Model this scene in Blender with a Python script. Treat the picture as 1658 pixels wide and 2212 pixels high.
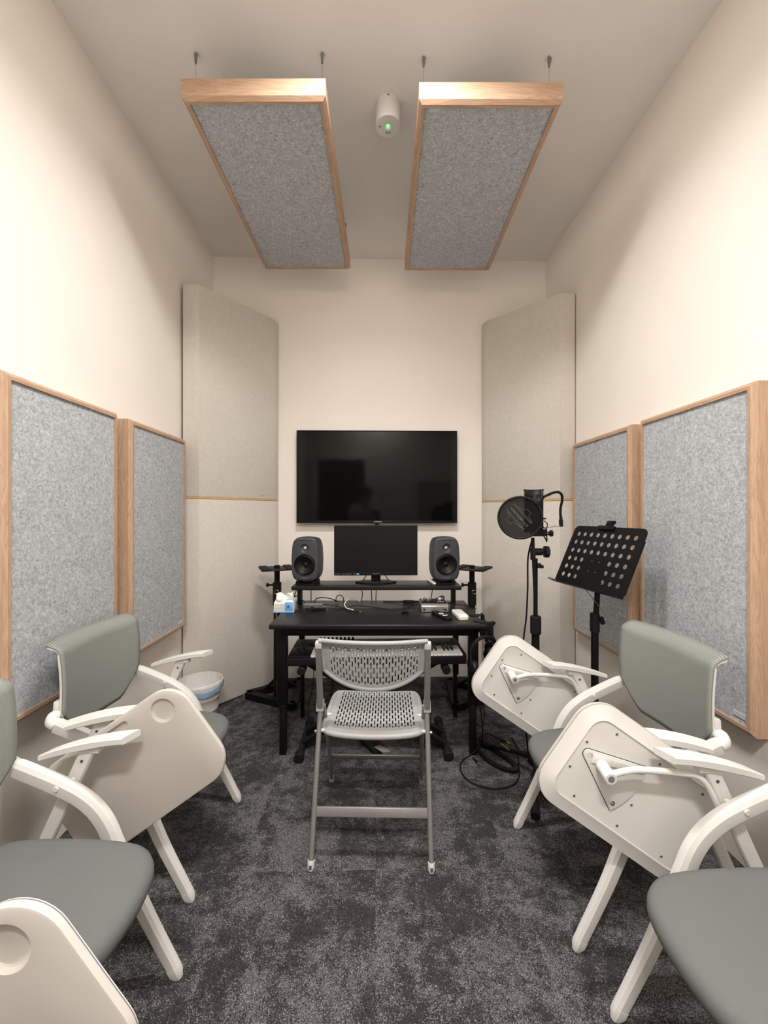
import bpy, bmesh, math, random
from mathutils import Vector, Matrix, Euler
random.seed(7)
for o in list(bpy.data.objects): bpy.data.objects.remove(o)
S = bpy.context.scene
COL = S.collection
R = math.radians

# ------------------------------------------------------------------ camera
cam_d = bpy.data.cameras.new('camera'); cam = bpy.data.objects.new('camera', cam_d); COL.objects.link(cam)
cam_d.sensor_fit = 'HORIZONTAL'; cam_d.sensor_width = 36.0; cam_d.lens = 36.0*870/1658
cam_d.clip_start = 0.02; cam_d.shift_y = 1.0/1658
cam.location = (0, 0, 1.33); cam.rotation_euler = (R(90), 0, R(-1.2))
S.camera = cam

# ------------------------------------------------------------------ world, lights, exposure
w = bpy.data.worlds.new('world'); S.world = w; w.use_nodes = True
w.node_tree.nodes['Background'].inputs[0].default_value = (0, 0, 0, 1)
w.node_tree.nodes['Background'].inputs[1].default_value = 0
CEIL = 3.375
LIGHTS = [((0.02, 1.37, CEIL-0.035), 31, (0.62, 0.16)), ((0.02, -0.58, CEIL-0.035), 52, (0.62, 0.16))]
for i, (p, e, sz) in enumerate(LIGHTS):
    for k, (part, spread) in enumerate(((.82, 146), (.18, 180))):        # main beam of the recessed reflector, and the soft glow of its diffuser
        l = bpy.data.lights.new('downlight_lamp', 'AREA'); l.shape = 'RECTANGLE'; l.size, l.size_y = sz; l.energy = e*part; l.spread = R(spread); l.color = (1.0, 0.975, 0.95)
        ob = bpy.data.objects.new('downlight_lamp', l); COL.objects.link(ob); ob.location = p
S.view_settings.view_transform = 'Standard'; S.view_settings.look = 'None'
S.view_settings.exposure = 0.37; S.view_settings.gamma = 1.0; S.view_settings.use_curve_mapping = False

# ------------------------------------------------------------------ helpers: materials
def lin(c): return c/12.92 if c <= 0.04045 else ((c+0.055)/1.055)**2.4
def hx(s): return tuple(lin(int(s[i:i+2], 16)/255) for i in (0, 2, 4)) + (1,)
class NT:
    def __init__(s, name):
        s.m = bpy.data.materials.new(name); s.m.use_nodes = True; s.t = s.m.node_tree
        s.b = s.t.nodes['Principled BSDF']
        s.co = s.t.nodes.new('ShaderNodeTexCoord')
    def n(s, typ, **kw):
        nd = s.t.nodes.new('ShaderNode'+typ)
        for k, v in kw.items():
            if k.startswith('i_'): nd.inputs[k[2:].replace('_', ' ')].default_value = v
            else: setattr(nd, k, v)
        return nd
    def l(s, a, b): s.t.links.new(a, b)
    def map(s, scale=(1, 1, 1), rot=(0, 0, 0)):
        m = s.n('Mapping'); m.inputs['Scale'].default_value = scale; m.inputs['Rotation'].default_value = rot
        s.l(s.co.outputs['Object'], m.inputs['Vector']); return m.outputs['Vector']
    def noise(s, vec, scale, detail=4, rough=.5, dist=0):
        nd = s.n('TexNoise'); nd.inputs['Scale'].default_value = scale; nd.inputs['Detail'].default_value = detail
        nd.inputs['Roughness'].default_value = rough; nd.inputs['Distortion'].default_value = dist
        s.l(vec, nd.inputs['Vector']); return nd.outputs['Fac']
    def ramp(s, fac, stops):
        r = s.n('ValToRGB'); e = r.color_ramp.elements
        while len(e) < len(stops): e.new(0.5)
        for el, (p, c) in zip(e, stops): el.position = p; el.color = c
        s.l(fac, r.inputs['Fac']); return r.outputs['Color']
    def mix(s, fac, a, b, mode='MIX'):
        m = s.n('Mix', data_type='RGBA', blend_type=mode)
        for v, i in ((fac, 0), (a, 6), (b, 7)):
            if hasattr(v, 'is_linked'): s.l(v, m.inputs[i])
            else: m.inputs[i].default_value = v
        return m.outputs[2]
    def bump(s, h, strength=.2, dist=.002):
        b = s.n('Bump'); b.inputs['Strength'].default_value = strength; b.inputs['Distance'].default_value = dist
        s.l(h, b.inputs['Height']); s.l(b.outputs['Normal'], s.b.inputs['Normal'])
    def set(s, col=None, rough=.5, metal=0, spec=.5):
        if col is not None:
            if hasattr(col, 'is_linked'): s.l(col, s.b.inputs['Base Color'])
            else: s.b.inputs['Base Color'].default_value = col
        s.b.inputs['Roughness'].default_value = rough; s.b.inputs['Metallic'].default_value = metal
        s.b.inputs['Specular IOR Level'].default_value = spec
        return s
M = {}
def plain(name, col, rough=.5, metal=0, spec=.5, var=.06, nscale=40, bump=0, bscale=400):
    t = NT(name); c = hx(col) if isinstance(col, str) else col
    v = t.map(); f = t.noise(v, nscale, 3)
    lo = tuple(x*(1-var) for x in c[:3])+(1,); hi = tuple(min(1, x*(1+var)) for x in c[:3])+(1,)
    t.set(t.ramp(f, [(.3, lo), (.7, hi)]), rough, metal, spec)
    if bump: t.bump(t.noise(v, bscale, 3), bump, .001)
    M[name] = t.m; return t
plain('wall_paint', (.90, .842, .772, 1), .75, 0, .25, .012, 3, .05, 260)
plain('ceiling_paint', (.90, .865, .825, 1), .8, 0, .2, .012, 3, .05, 260)
plain('white_plastic', (.70, .685, .65, 1), .42, 0, .4, .01, 12)
plain('white_metal', (.67, .655, .62, 1), .35, 0, .5, .01, 12)
plain('tablet_top', (.55, .513, .467, 1), .45, 0, .4, .012, 8)
plain('black_metal', (.0045, .0045, .0047, 1), .5, 0, .22, .1, 60)
plain('black_plastic', (.007, .007, .0072, 1), .5, 0, .25, .1, 60)
plain('rubber', (.006, .006, .0065, 1), .7, 0, .22, .1, 60)
plain('desk_black', (.011, .0102, .0102, 1), .36, 0, .3, .15, 90, .06, 900)
plain('grey_plastic', (.36, .365, .36, 1), .45, 0, .4, .02, 30)
plain('grey_metal', (.23, .225, .215, 1), .35, .35, .5, .03, 30)
plain('chrome', (.62, .61, .60, 1), .22, 1, .5, .02, 30)
plain('silver', (.50, .48, .47, 1), .35, .85, .5, .03, 60)
plain('speaker_body', (.045, .047, .050, 1), .55, 0, .4, .05, 60, .08, 900)
plain('speaker_cone', (.006, .006, .006, 1), .5, 0, .25, .1, 60)
plain('ink_white', (.65, .65, .65, 1), .5)
plain('ink_grey', (.16, .16, .165, 1), .5)
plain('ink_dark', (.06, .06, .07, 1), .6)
plain('key_white', (.82, .80, .77, 1), .3, 0, .5, .01)
plain('key_black', (.01, .01, .01, 1), .35)
plain('blue_print', (.13, .38, .76, 1), .45)
plain('dark_blue', (.03, .06, .22, 1), .45)
plain('blue_film', (.33, .56, .78, 1), .35, 0, .5, .15, 30)
plain('bin_plastic', (.60, .545, .49, 1), .45, 0, .4, .02)
plain('yellow_print', (.42, .36, .07, 1), .5)
plain('orange_trim', (.62, .40, .19, 1), .5, 0, .3, .1, 60)
plain('red_lens', (.16, .012, .02, 1), .2)
plain('door_dark', (.020, .018, .017, 1), .5)
plain('skin', (.55, .34, .25, 1), .5, 0, .4, .05, 20)
plain('shirt_cloth', (.62, .61, .60, 1), .85, 0, .2, .05, 30)
plain('trouser_cloth', (.02, .022, .03, 1), .85, 0, .2, .05, 30)
plain('cap_cloth', (.10, .06, .05, 1), .85, 0, .2, .05, 30)
plain('grey_tag', (.55, .55, .55, 1), .5)
# tablet underside: moulded shell with a faint quilted relief
t = plain('tablet_under', (.58, .555, .52, 1), .45, 0, .4, .012, 8)
v = t.map((1, 1, 1), (0, R(35), 0))
br = t.n('TexBrick'); br.inputs['Scale'].default_value = 1; br.inputs['Brick Width'].default_value = .055; br.inputs['Row Height'].default_value = .05; br.inputs['Mortar Size'].default_value = .003; br.inputs['Mortar Smooth'].default_value = 1
t.l(t.map((1, 1, 1), (R(90), 0, R(20))), br.inputs['Vector']); t.bump(br.outputs['Fac'], .45, .002)
# seat fabric
t = plain('seat_fabric', (.135, .143, .138, 1), .9, 0, .2, .015, 25)
t.bump(t.noise(t.map(), 900, 2), .25, .001)
# woven mesh of the chair backs: rows of threads
t = NT('back_mesh'); v = t.map()
wv = t.n('TexWave', wave_type='BANDS', bands_direction='Z'); wv.inputs['Scale'].default_value = 100; wv.inputs['Distortion'].default_value = .25
t.l(v, wv.inputs['Vector'])
wy = t.n('TexWave', wave_type='BANDS', bands_direction='Y'); wy.inputs['Scale'].default_value = 100
t.l(v, wy.inputs['Vector'])
wc = t.ramp(wv.outputs['Fac'], [(.15, (.165, .175, .158, 1)), (.75, (.34, .36, .33, 1))])
wc = t.mix(t.ramp(wy.outputs['Fac'], [(.2, (.0, .0, .0, 1)), (.8, (.3, .3, .3, 1))]), wc, (.15, .16, .145, 1))
t.set(wc, .8, 0, .3); t.bump(wv.outputs['Fac'], .3, .001); M['back_mesh'] = t.m
# felt
def felt(name, k=1.0):
    t = NT(name); v = t.map()
    a = t.noise(v, 85, 9, .78, .9); b = t.noise(v, 16, 3)
    vo = t.noise(t.map((1, 1, 1), (.6, .3, .9)), 120, 3, .6, 2.2)
    c = t.ramp(a, [(.30, (.09*k, .096*k, .104*k, 1)), (.47, (.34*k, .355*k, .37*k, 1)), (.64, (.60*k, .615*k, .63*k, 1))])
    c = t.mix(.22, c, t.ramp(b, [(.3, (.32*k, .335*k, .355*k, 1)), (.7, (.46*k, .475*k, .49*k, 1))]))
    c = t.mix(t.ramp(vo, [(.55, (0, 0, 0, 1)), (.68, (.55, .55, .55, 1))]), c, (.12*k, .125*k, .135*k, 1))
    t.set(c, .95, 0, .1); t.bump(a, .5, .003); M[name] = t.m
felt('felt', 1.18)
# pale woven fabric of the corner absorbers
t = NT('absorber_fabric'); v = t.map()
a = t.noise(v, 420, 3, .7); b = t.noise(t.map((1, 1, .04)), 300, 2); c3 = t.noise(v, 45, 4)
c = t.ramp(a, [(.3, (.57, .53, .47, 1)), (.7, (.78, .735, .665, 1))])
c = t.mix(.12, c, t.ramp(b, [(.35, (.54, .50, .445, 1)), (.65, (.74, .695, .63, 1))]))
c = t.mix(.25, c, t.ramp(c3, [(.35, (.55, .515, .46, 1)), (.65, (.70, .66, .60, 1))]))
t.set(c, .95, 0, .1); t.bump(a, .35, .001); M['absorber_fabric'] = t.m
# wood, grain along one axis
def wood(name, axis):
    t = NT(name); sc = [9, 9, 9]; sc[axis] = .9
    v = t.map(tuple(sc)); a = t.noise(v, 2.2, 5, .55, 1.2)
    sc2 = [160, 160, 160]; sc2[axis] = 5
    b = t.noise(t.map(tuple(sc2)), 1, 3)
    rg = t.n('Math', operation='PINGPONG'); rg.inputs[1].default_value = .055; t.l(a, rg.inputs[0])
    rr = t.n('Math', operation='DIVIDE'); rr.inputs[1].default_value = .055; t.l(rg.outputs[0], rr.inputs[0])
    c = t.ramp(rr.outputs[0], [(.0, (.40, .25, .16, 1)), (.45, (.475, .315, .21, 1)), (1, (.53, .365, .25, 1))])
    c = t.mix(.3, c, t.ramp(b, [(.35, (.39, .25, .16, 1)), (.65, (.53, .36, .245, 1))]))
    t.set(c, .5, 0, .3); t.bump(b, .08, .001); M[name] = t.m
wood('wood_x', 0); wood('wood_y', 1); wood('wood_z', 2)
# carpet: dark loop pile, pale flecks that gather in worn-looking patches
t = NT('carpet'); v = t.map()
tl = t.n('VectorMath', operation='DIVIDE'); tl.inputs[1].default_value = (.5, .5, 10); t.l(v, tl.inputs[0])
fl = t.n('VectorMath', operation='FLOOR'); t.l(tl.outputs[0], fl.inputs[0])
wn = t.n('TexWhiteNoise', noise_dimensions='3D'); t.l(fl.outputs[0], wn.inputs['Vector'])
of = t.n('VectorMath', operation='MULTIPLY_ADD'); of.inputs[1].default_value = (.35, .35, .35); t.l(wn.outputs['Color'], of.inputs[0]); t.l(v, of.inputs[2])   # each carpet tile is cut from another place of the pattern
big = t.noise(of.outputs[0], 4.2, 8, .66, .3); mid = t.noise(of.outputs[0], 22, 6, .7, .3)
tuft = t.n('TexVoronoi'); tuft.inputs['Scale'].default_value = 430; t.l(v, tuft.inputs['Vector'])
sep = t.n('SeparateColor'); t.l(tuft.outputs['Color'], sep.inputs[0])
mm = t.n('Math', operation='MULTIPLY_ADD'); mm.inputs[1].default_value = .75; t.l(mid, mm.inputs[0]); t.l(big, mm.inputs[2])
cov = t.n('MapRange'); cov.inputs['From Min'].default_value = .77; cov.inputs['From Max'].default_value = 1.00
cov.inputs['To Min'].default_value = .05; cov.inputs['To Max'].default_value = .86; t.l(mm.outputs[0], cov.inputs['Value'])
th = t.n('Math', operation='SUBTRACT'); t.l(cov.outputs[0], th.inputs[0]); t.l(sep.outputs[0], th.inputs[1])
fk = t.n('MapRange'); fk.inputs['From Min'].default_value = -.04; fk.inputs['From Max'].default_value = .06; t.l(th.outputs[0], fk.inputs['Value'])
dk = t.ramp(sep.outputs[1], [(.0, (.018, .0170, .0170, 1)), (1, (.058, .054, .054, 1))])
lt = t.ramp(sep.outputs[2], [(.0, (.070, .067, .068, 1)), (.8, (.150, .146, .150, 1)), (1, (.28, .275, .29, 1))])
t.set(t.mix(fk.outputs[0], dk, lt), .95, 0, .1); t.bump(tuft.outputs['Distance'], .5, .004); M['carpet'] = t.m
# screens
t = NT('tv_screen'); t.set((.0035, .0035, .0035, 1), .07, 0, .5); t.b.inputs['IOR'].default_value = 1.23
t.l(t.ramp(t.noise(t.map(), 2, 1), [(0, (.003, .003, .003, 1)), (1, (.004, .004, .004, 1))]), t.b.inputs['Base Color']); M['tv_screen'] = t.m
t = NT('monitor_screen'); t.set(t.ramp(t.noise(t.map(), 2, 1), [(0, (.006, .006, .006, 1)), (1, (.008, .008, .008, 1))]), .40, 0, .2); M['monitor_screen'] = t.m
# emitters
def emit(name, col, e):
    t = NT(name); t.set(col, .4); t.b.inputs['Emission Color'].default_value = col; t.b.inputs['Emission Strength'].default_value = e; M[name] = t.m
emit('green_led', (.12, 1, .18, 1), 2.2); emit('lamp_diffuser', (1, .95, .88, 1), 3.0)
# pop-filter gauze: thin dark fabric you can half see through
t = NT('gauze'); t.set((.010, .010, .010, 1), .9, 0, .1)
tr = t.n('BsdfTransparent'); mx = t.n('MixShader'); t.l(tr.outputs[0], mx.inputs[1]); t.l(t.b.outputs[0], mx.inputs[2])
f = t.noise(t.map(), 900, 1); mr = t.n('MapRange'); mr.inputs['From Min'].default_value = .3; mr.inputs['From Max'].default_value = .7
mr.inputs['To Min'].default_value = .70; mr.inputs['To Max'].default_value = .84; t.l(f, mr.inputs['Value']); t.l(mr.outputs[0], mx.inputs[0])
t.l(mx.outputs[0], t.t.nodes['Material Output'].inputs['Surface']); M['gauze'] = t.m
# thin plastic bag film
t = NT('bag_film'); t.set((.80, .79, .77, 1), .25, 0, .5); tr = t.n('BsdfTransparent'); mx = t.n('MixShader'); mx.inputs[0].default_value = .80
t.l(tr.outputs[0], mx.inputs[1]); t.l(t.b.outputs[0], mx.inputs[2]); t.l(mx.outputs[0], t.t.nodes['Material Output'].inputs['Surface'])
t.bump(t.noise(t.map(), 30, 3, .5, 1.0), .5, .006); M['bag_film'] = t.m

# ------------------------------------------------------------------ helpers: meshes
def catmull(pts, n=8, closed=False):
    P = [Vector(p) for p in pts]; out = []
    N = len(P); rng = range(N if closed else N-1)
    for i in rng:
        if closed: p0, p1, p2, p3 = P[(i-1) % N], P[i], P[(i+1) % N], P[(i+2) % N]
        else: p0, p1, p2, p3 = P[max(i-1, 0)], P[i], P[i+1], P[min(i+2, N-1)]
        for k in range(n):
            t = k/n
            out.append(0.5*((2*p1)+(-p0+p2)*t+(2*p0-5*p1+4*p2-p3)*t*t+(-p0+3*p1-3*p2+p3)*t**3))
    if not closed: out.append(P[-1])
    return out
def rrect(w, h, r, n=6, cx=0, cy=0):
    if not hasattr(r, '__len__'): r = (r,)*4
    out = []
    for (sx, sy, a0, rr) in ((1, 1, 0, r[0]), (-1, 1, 90, r[1]), (-1, -1, 180, r[2]), (1, -1, 270, r[3])):
        for k in range(n+1):
            a = R(a0+90*k/n); out.append((cx+sx*(w/2-rr)+rr*math.cos(a), cy+sy*(h/2-rr)+rr*math.sin(a)))
    return out
def circ(r, n=24, cx=0, cy=0): return [(cx+r*math.cos(2*math.pi*k/n), cy+r*math.sin(2*math.pi*k/n)) for k in range(n)]
def inset(poly, d):
    n = len(poly); out = []
    for i in range(n):
        a, b, c = Vector(poly[i-1]), Vector(poly[i]), Vector(poly[(i+1) % n])
        e1 = (b-a); e2 = (c-b)
        if e1.length < 1e-9: e1 = e2
        if e2.length < 1e-9: e2 = e1
        n1 = Vector((-e1.y, e1.x)).normalized(); n2 = Vector((-e2.y, e2.x)).normalized()
        m = (n1+n2); m = m.normalized() if m.length > 1e-6 else n1
        out.append(tuple(b+m*d/max(.4, m.dot(n1))))
    return out
class MB:
    def __init__(s): s.bm = bmesh.new()
    def merge(s, b2, mat=None):
        if mat is not None: bmesh.ops.transform(b2, matrix=mat, verts=b2.verts)
        me = bpy.data.meshes.new('tmp'); b2.to_mesh(me); b2.free(); s.bm.from_mesh(me); bpy.data.meshes.remove(me); return s
    def box(s, c, size, rot=(0, 0, 0), bevel=0, seg=2, mat=None):
        b = bmesh.new(); bmesh.ops.create_cube(b, size=1)
        bmesh.ops.scale(b, vec=size, verts=b.verts)
        if bevel: bmesh.ops.bevel(b, geom=b.edges[:], offset=bevel, segments=seg, profile=.5, affect='EDGES')
        m = Matrix.Translation(c) @ Euler(rot).to_matrix().to_4x4()
        return s.merge(b, (mat @ m) if mat is not None else m)
    def tube(s, pts, r, n=10, smooth=0, closed=False, sec=None, up=None, caps=True):
        P = catmull(pts, smooth, closed) if smooth else [Vector(p) for p in pts]
        N = len(P)
        if not hasattr(r, '__len__'): rs = [r]*N
        else:
            rs = []
            for i in range(N):
                f = i/(N-1)*(len(r)-1); k = min(int(f), len(r)-2); rs.append(r[k]+(r[k+1]-r[k])*(f-k))
        sec = sec or circ(1, n); b = s.bm; rings = []
        T = []
        for i in range(N):
            a = P[i-1] if (i > 0 or closed) else P[i]; c = P[(i+1) % N] if (i < N-1 or closed) else P[i]
            T.append((c-a).normalized())
        u = Vector(up) if up else (Vector((0, 0, 1)) if abs(T[0].z) < .9 else Vector((1, 0, 0)))
        nrm = (u-T[0]*u.dot(T[0])).normalized()
        for i in range(N):
            nrm = (nrm-T[i]*nrm.dot(T[i])).normalized(); bn = T[i].cross(nrm)
            rings.append([b.verts.new(P[i]+nrm*(q[1]*rs[i])+bn*(q[0]*rs[i])) for q in sec])
        k = len(sec)
        for i in range(N if closed else N-1):
            A, B = rings[i], rings[(i+1) % N]
            for j in range(k): b.faces.new((A[j], A[(j+1) % k], B[(j+1) % k], B[j]))
        if caps and not closed: b.faces.new(rings[0][::-1]); b.faces.new(rings[-1])
        return s
    def prism(s, poly, z0, z1, mat=None, bevel=0, seg=2):
        b = bmesh.new(); vs = [b.verts.new((p[0], p[1], z0)) for p in poly]; f = b.faces.new(vs)
        r = bmesh.ops.extrude_face_region(b, geom=[f]); bmesh.ops.translate(b, vec=(0, 0, z1-z0), verts=[e for e in r['geom'] if isinstance(e, bmesh.types.BMVert)])
        if bevel:
            ed = [e for e in b.edges if abs(e.verts[0].co.z-e.verts[1].co.z) < 1e-7]
            bmesh.ops.bevel(b, geom=ed, offset=bevel, segments=seg, profile=.5, affect='EDGES')
        bmesh.ops.recalc_face_normals(b, faces=b.faces)
        return s.merge(b, mat)
    def lathe(s, prof, n=32, mat=None):
        b = bmesh.new(); rings = []
        for r, z in prof:
            if r < 1e-6: rings.append([b.verts.new((0, 0, z))])
            else: rings.append([b.verts.new((r*math.cos(2*math.pi*k/n), r*math.sin(2*math.pi*k/n), z)) for k in range(n)])
        for A, B in zip(rings, rings[1:]):
            for j in range(n):
                if len(A) == 1 and len(B) == 1: continue
                if len(A) == 1: b.faces.new((A[0], B[j], B[(j+1) % n]))
                elif len(B) == 1: b.faces.new((A[j], A[(j+1) % n], B[0]))
                else: b.faces.new((A[j], A[(j+1) % n], B[(j+1) % n], B[j]))
        bmesh.ops.recalc_face_normals(b, faces=b.faces)
        return s.merge(b, mat)
    def cyl(s, p0, p1, r, n=16, bevel=0):
        p0, p1 = Vector(p0), Vector(p1); L = (p1-p0).length
        q = (p1-p0).to_track_quat('Z', 'Y').to_matrix().to_4x4()
        r0, r1 = (r if hasattr(r, '__len__') else (r, r)); c = bevel
        prof = [(0, 0), (r0-c, 0), (r0, c), (r1, L-c), (r1-c, L), (0, L)] if c else [(0, 0), (r0, 0), (r1, L), (0, L)]
        return s.lathe(prof, n, Matrix.Translation(p0) @ q)
    def grid(s, rows, skip=None, closed_u=False):
        b = s.bm; V = [[b.verts.new(p) for p in r] for r in rows]
        for i in range(len(V)-1):
            nu = len(V[i]); 
            for j in range(nu if closed_u else nu-1):
                if skip and skip(i, j): continue
                b.faces.new((V[i][j], V[i][(j+1) % nu], V[i+1][(j+1) % nu], V[i+1][j]))
        return s
    def loops(s, loops3, cap0=True, cap1=True):
        """stack of closed loops with equal point counts, skinned"""
        b = s.bm; V = [[b.verts.new(p) for p in L] for L in loops3]
        for A, B in zip(V, V[1:]):
            for j in range(len(A)): b.faces.new((A[j], A[(j+1) % len(A)], B[(j+1) % len(A)], B[j]))
        if cap0: b.faces.new(V[0][::-1])
        if cap1: b.faces.new(V[-1])
        return s
def link(name, mb, mat, parent=None, angle=38, label=None, recalc=True):
    if recalc: bmesh.ops.recalc_face_normals(mb.bm, faces=mb.bm.faces)
    me = bpy.data.meshes.new(name); mb.bm.to_mesh(me); mb.bm.free()
    me.materials.append(M[mat])
    for p in me.polygons: p.use_smooth = True
    me.set_sharp_from_angle(angle=R(angle))
    o = bpy.data.objects.new(name, me); COL.objects.link(o)
    if parent: o.parent = parent
    if label: o['label'] = label
    return o
def flat_shade(o):
    for p in o.data.polygons: p.use_smooth = False
    return o
def tag(o, label, cat, group=None, kind=None):
    o['label'] = label; o['category'] = cat
    if group: o['group'] = group
    if kind: o['kind'] = kind
    return o
def thing(name, label, cat, loc=(0, 0, 0), rz=0, group=None):
    o = bpy.data.objects.new(name, None); COL.objects.link(o); o.empty_display_size = .1
    o.location = loc; o.rotation_euler = (0, 0, rz); return tag(o, label, cat, group)
def struct(name, mb, mat, parent=None, angle=38):
    o = link(name, mb, mat, parent, angle)
    if not parent: o['kind'] = 'structure'
    return o
def kids(o): return [c for c in bpy.data.objects if c.parent == o]
def dup(root, loc, rz, label=None, group=None):
    def cp(o, par):
        c = o.copy(); COL.objects.link(c)
        if par: c.parent = par
        for ch in kids(o): cp(ch, c)
        return c
    r = cp(root, None); r.location = loc; r.rotation_euler = (0, 0, rz)
    if label: r['label'] = label
    if group: r['group'] = group
    return r
def text(name, s, size, mat, parent, mtx, ex=.0004, align='CENTER', sx=1.0):
    c = bpy.data.curves.new('txt', 'FONT'); c.body = s; c.size = size; c.align_x = align; c.align_y = 'CENTER'; c.extrude = ex
    o = bpy.data.objects.new('txt', c); COL.objects.link(o)
    me = bpy.data.meshes.new_from_object(o.evaluated_get(bpy.context.evaluated_depsgraph_get()))
    bpy.data.objects.remove(o); bpy.data.curves.remove(c)
    me.transform(mtx @ Matrix.Diagonal((sx, 1, 1, 1))); me.name = name; me.materials.clear(); me.materials.append(M[mat])
    o = bpy.data.objects.new(name, me); COL.objects.link(o)
    if parent: o.parent = parent
    return o
FACE = Matrix.Rotation(R(90), 4, 'X')          # xy drawing -> stands upright, seen from -y
def at(x, y, z): return Matrix.Translation((x, y, z))

# ------------------------------------------------------------------ the room
XL, XR, YB, YF = -1.293, 1.384, 3.25, -0.95
struct('floor', MB().box(((XL+XR)/2, (YB+YF)/2, -.05), (XR-XL+.2, YB-YF+.2, .1)), 'carpet')
struct('ceiling', MB().box(((XL+XR)/2, (YB+YF)/2, CEIL+.05), (XR-XL+.2, YB-YF+.2, .1)), 'ceiling_paint')
struct('wall_left', MB().box((XL-.05, (YB+YF)/2, CEIL/2), (.1, YB-YF, CEIL)), 'wall_paint')
struct('wall_right', MB().box((XR+.05, (YB+YF)/2, CEIL/2), (.1, YB-YF, CEIL)), 'wall_paint')
struct('wall_back', MB().box(((XL+XR)/2, YB+.05, CEIL/2), (XR-XL+.2, .1, CEIL)), 'wall_paint')
struct('wall_front', MB().box(((XL+XR)/2, YF-.05, CEIL/2), (XR-XL+.2, .1, CEIL)), 'wall_paint')
# dark door in the wall behind the photographer (seen only as a reflection in the television)
d = struct('door_1', MB().box((-.62, YF+.02, 1.14), (.86, .04, 2.26), bevel=.003), 'door_dark')
fr = MB()
for x in (-1.085, -.155): fr.box((x, YF+.03, 1.16), (.07, .06, 2.32), bevel=.004)
fr.box((-.62, YF+.031, 2.312), (1.0, .064, .07), bevel=.004)
struct('door_frame', fr, 'wall_paint', d)
hd = MB().cyl((-.26, YF+.04, 1.05), (-.26, YF+.09, 1.05), .012).cyl((-.26, YF+.085, 1.05), (-.38, YF+.085, 1.05), .010)
struct('door_handle', hd, 'chrome', d)

# ------------------------------------------------------------------ framed felt acoustic panels
def frame_side(mb, P0, P1, inw, out, w=.026, t=.08, c=.013):
    """one mitred board: outer corner P0->P1, inw towards the panel middle, out towards the room"""
    P0, P1, inw, out = Vector(P0), Vector(P1), Vector(inw), Vector(out); d = (P1-P0).normalized()
    prof = [(0, 0), (0, t-c), (c, t), (w, t), (w, 0)]
    A = [P0+inw*i+d*i+out*h for i, h in prof]; B = [P1+inw*i-d*i+out*h for i, h in prof]
    mb.loops([A, B]); return mb
def felt_panel(name, label, cat, group, C, a, b, out, A, B, t, gmat_a, gmat_b, rz=0, inset_f=.008):
    """C back centre; a,b in-plane unit axes, A,B full sizes; out = facing"""
    root = thing(name, label, cat, C, rz, group); a, b, out = Vector(a), Vector(b), Vector(out)
    c = {(i, j): a*(i*A/2)+b*(j*B/2) for i in (-1, 1) for j in (-1, 1)}
    link('rail', frame_side(MB(), c[-1, -1], c[1, -1], b, out, t=t), gmat_a, root, 20)
    link('rail', frame_side(MB(), c[-1, 1], c[1, 1], -b, out, t=t), gmat_a, root, 20)
    link('stile', frame_side(MB(), c[-1, -1], c[-1, 1], a, out, t=t), gmat_b, root, 20)
    link('stile', frame_side(MB(), c[1, -1], c[1, 1], -a, out, t=t), gmat_b, root, 20)
    q = Matrix((a, b, out)).transposed().to_4x4()
    f = MB(); f.box((0, 0, (t-inset_f)/2), (A-.046, B-.046, t-inset_f), mat=q)
    link('felt_pad', f, 'felt', root)
    return root
GW = 'framed felt panels on the side walls'
def wall_panel(side, y0, y1, z0, z1, t, label):
    x = XL if side < 0 else XR
    p = felt_panel('acoustic_panel', label, 'acoustic panel', GW, (x, (y0+y1)/2, (z0+z1)/2), (0, 1, 0), (0, 0, 1), (-side, 0, 0), y1-y0, z1-z0, t, 'wood_y', 'wood_z')
    return p
wall_panel(-1, 1.339, 1.927, .613, 1.797, .083, 'grey felt panel in pale wood frame, nearer one on the left wall')
p2 = wall_panel(-1, 2.02, 2.605, .602, 1.795, .083, 'grey felt panel in wood frame on the left wall, farther one beside the absorber')
p3 = wall_panel(1, 1.383, 2.0, .535, 1.793, .06, 'grey felt panel in pale wood frame, nearer one on the right wall')
wall_panel(1, 2.073, 2.69, .54, 1.79, .06, 'grey felt panel in pale wood frame on the right wall, behind the music stand')
for p, sx, yy, zz, t in ((p3, -1, -.245, -.575, .06), (p2, 1, .225, -.555, .083)):
    link('maker_tag', MB().box((sx*(t-.0065), yy, zz), (.003, .05, .018)), 'grey_tag', p)
# rear wall panel, seen reflected in the television
felt_panel('acoustic_panel', 'grey felt panel reflected at the right of the television screen', 'acoustic panel', 'felt panel on the wall behind', (1.07, YF, 1.30), (1, 0, 0), (0, 0, 1), (0, 1, 0), .60, 1.2, .06, 'wood_x', 'wood_z')

GC = 'felt panels hung from the ceiling'
def cloud(label, C, rz, A=.617, B=1.215, group=GC, hooks=True, hide_back=False):
    # a along x, b along y, facing down; C = centre of the top side
    p = felt_panel('ceiling_panel', label, 'acoustic panel', group, C, (1, 0, 0), (0, 1, 0), (0, 0, -1), A, B, .085, 'wood_x', 'wood_y', rz)
    hz = CEIL-C[2]
    for i in (-1, 1):
        for j in (-1, 1):
            x, y = i*(A/2-.027), j*(B/2-.08)
            wr = MB().cyl((x, y, -.002), (x, y, hz-.03), .0013, 6); link('hanging_wire', wr, 'chrome', p)
            g = MB().cyl((x, y, hz-.045), (x, y, hz-.008), (.0045, .0075), 12).cyl((x, y, hz-.012), (x, y, hz), .006, 12).box((x+.005, y-.004, hz-.022), (.006, .006, .03), (0, .2, 0), .001)
            link('wire_gripper', g, 'grey_metal', p)
    return p
cloud('grey felt ceiling panel in pale wood frame, hung left of the emergency light', (-.507, 2.332, 3.176), R(-1.3))
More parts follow.
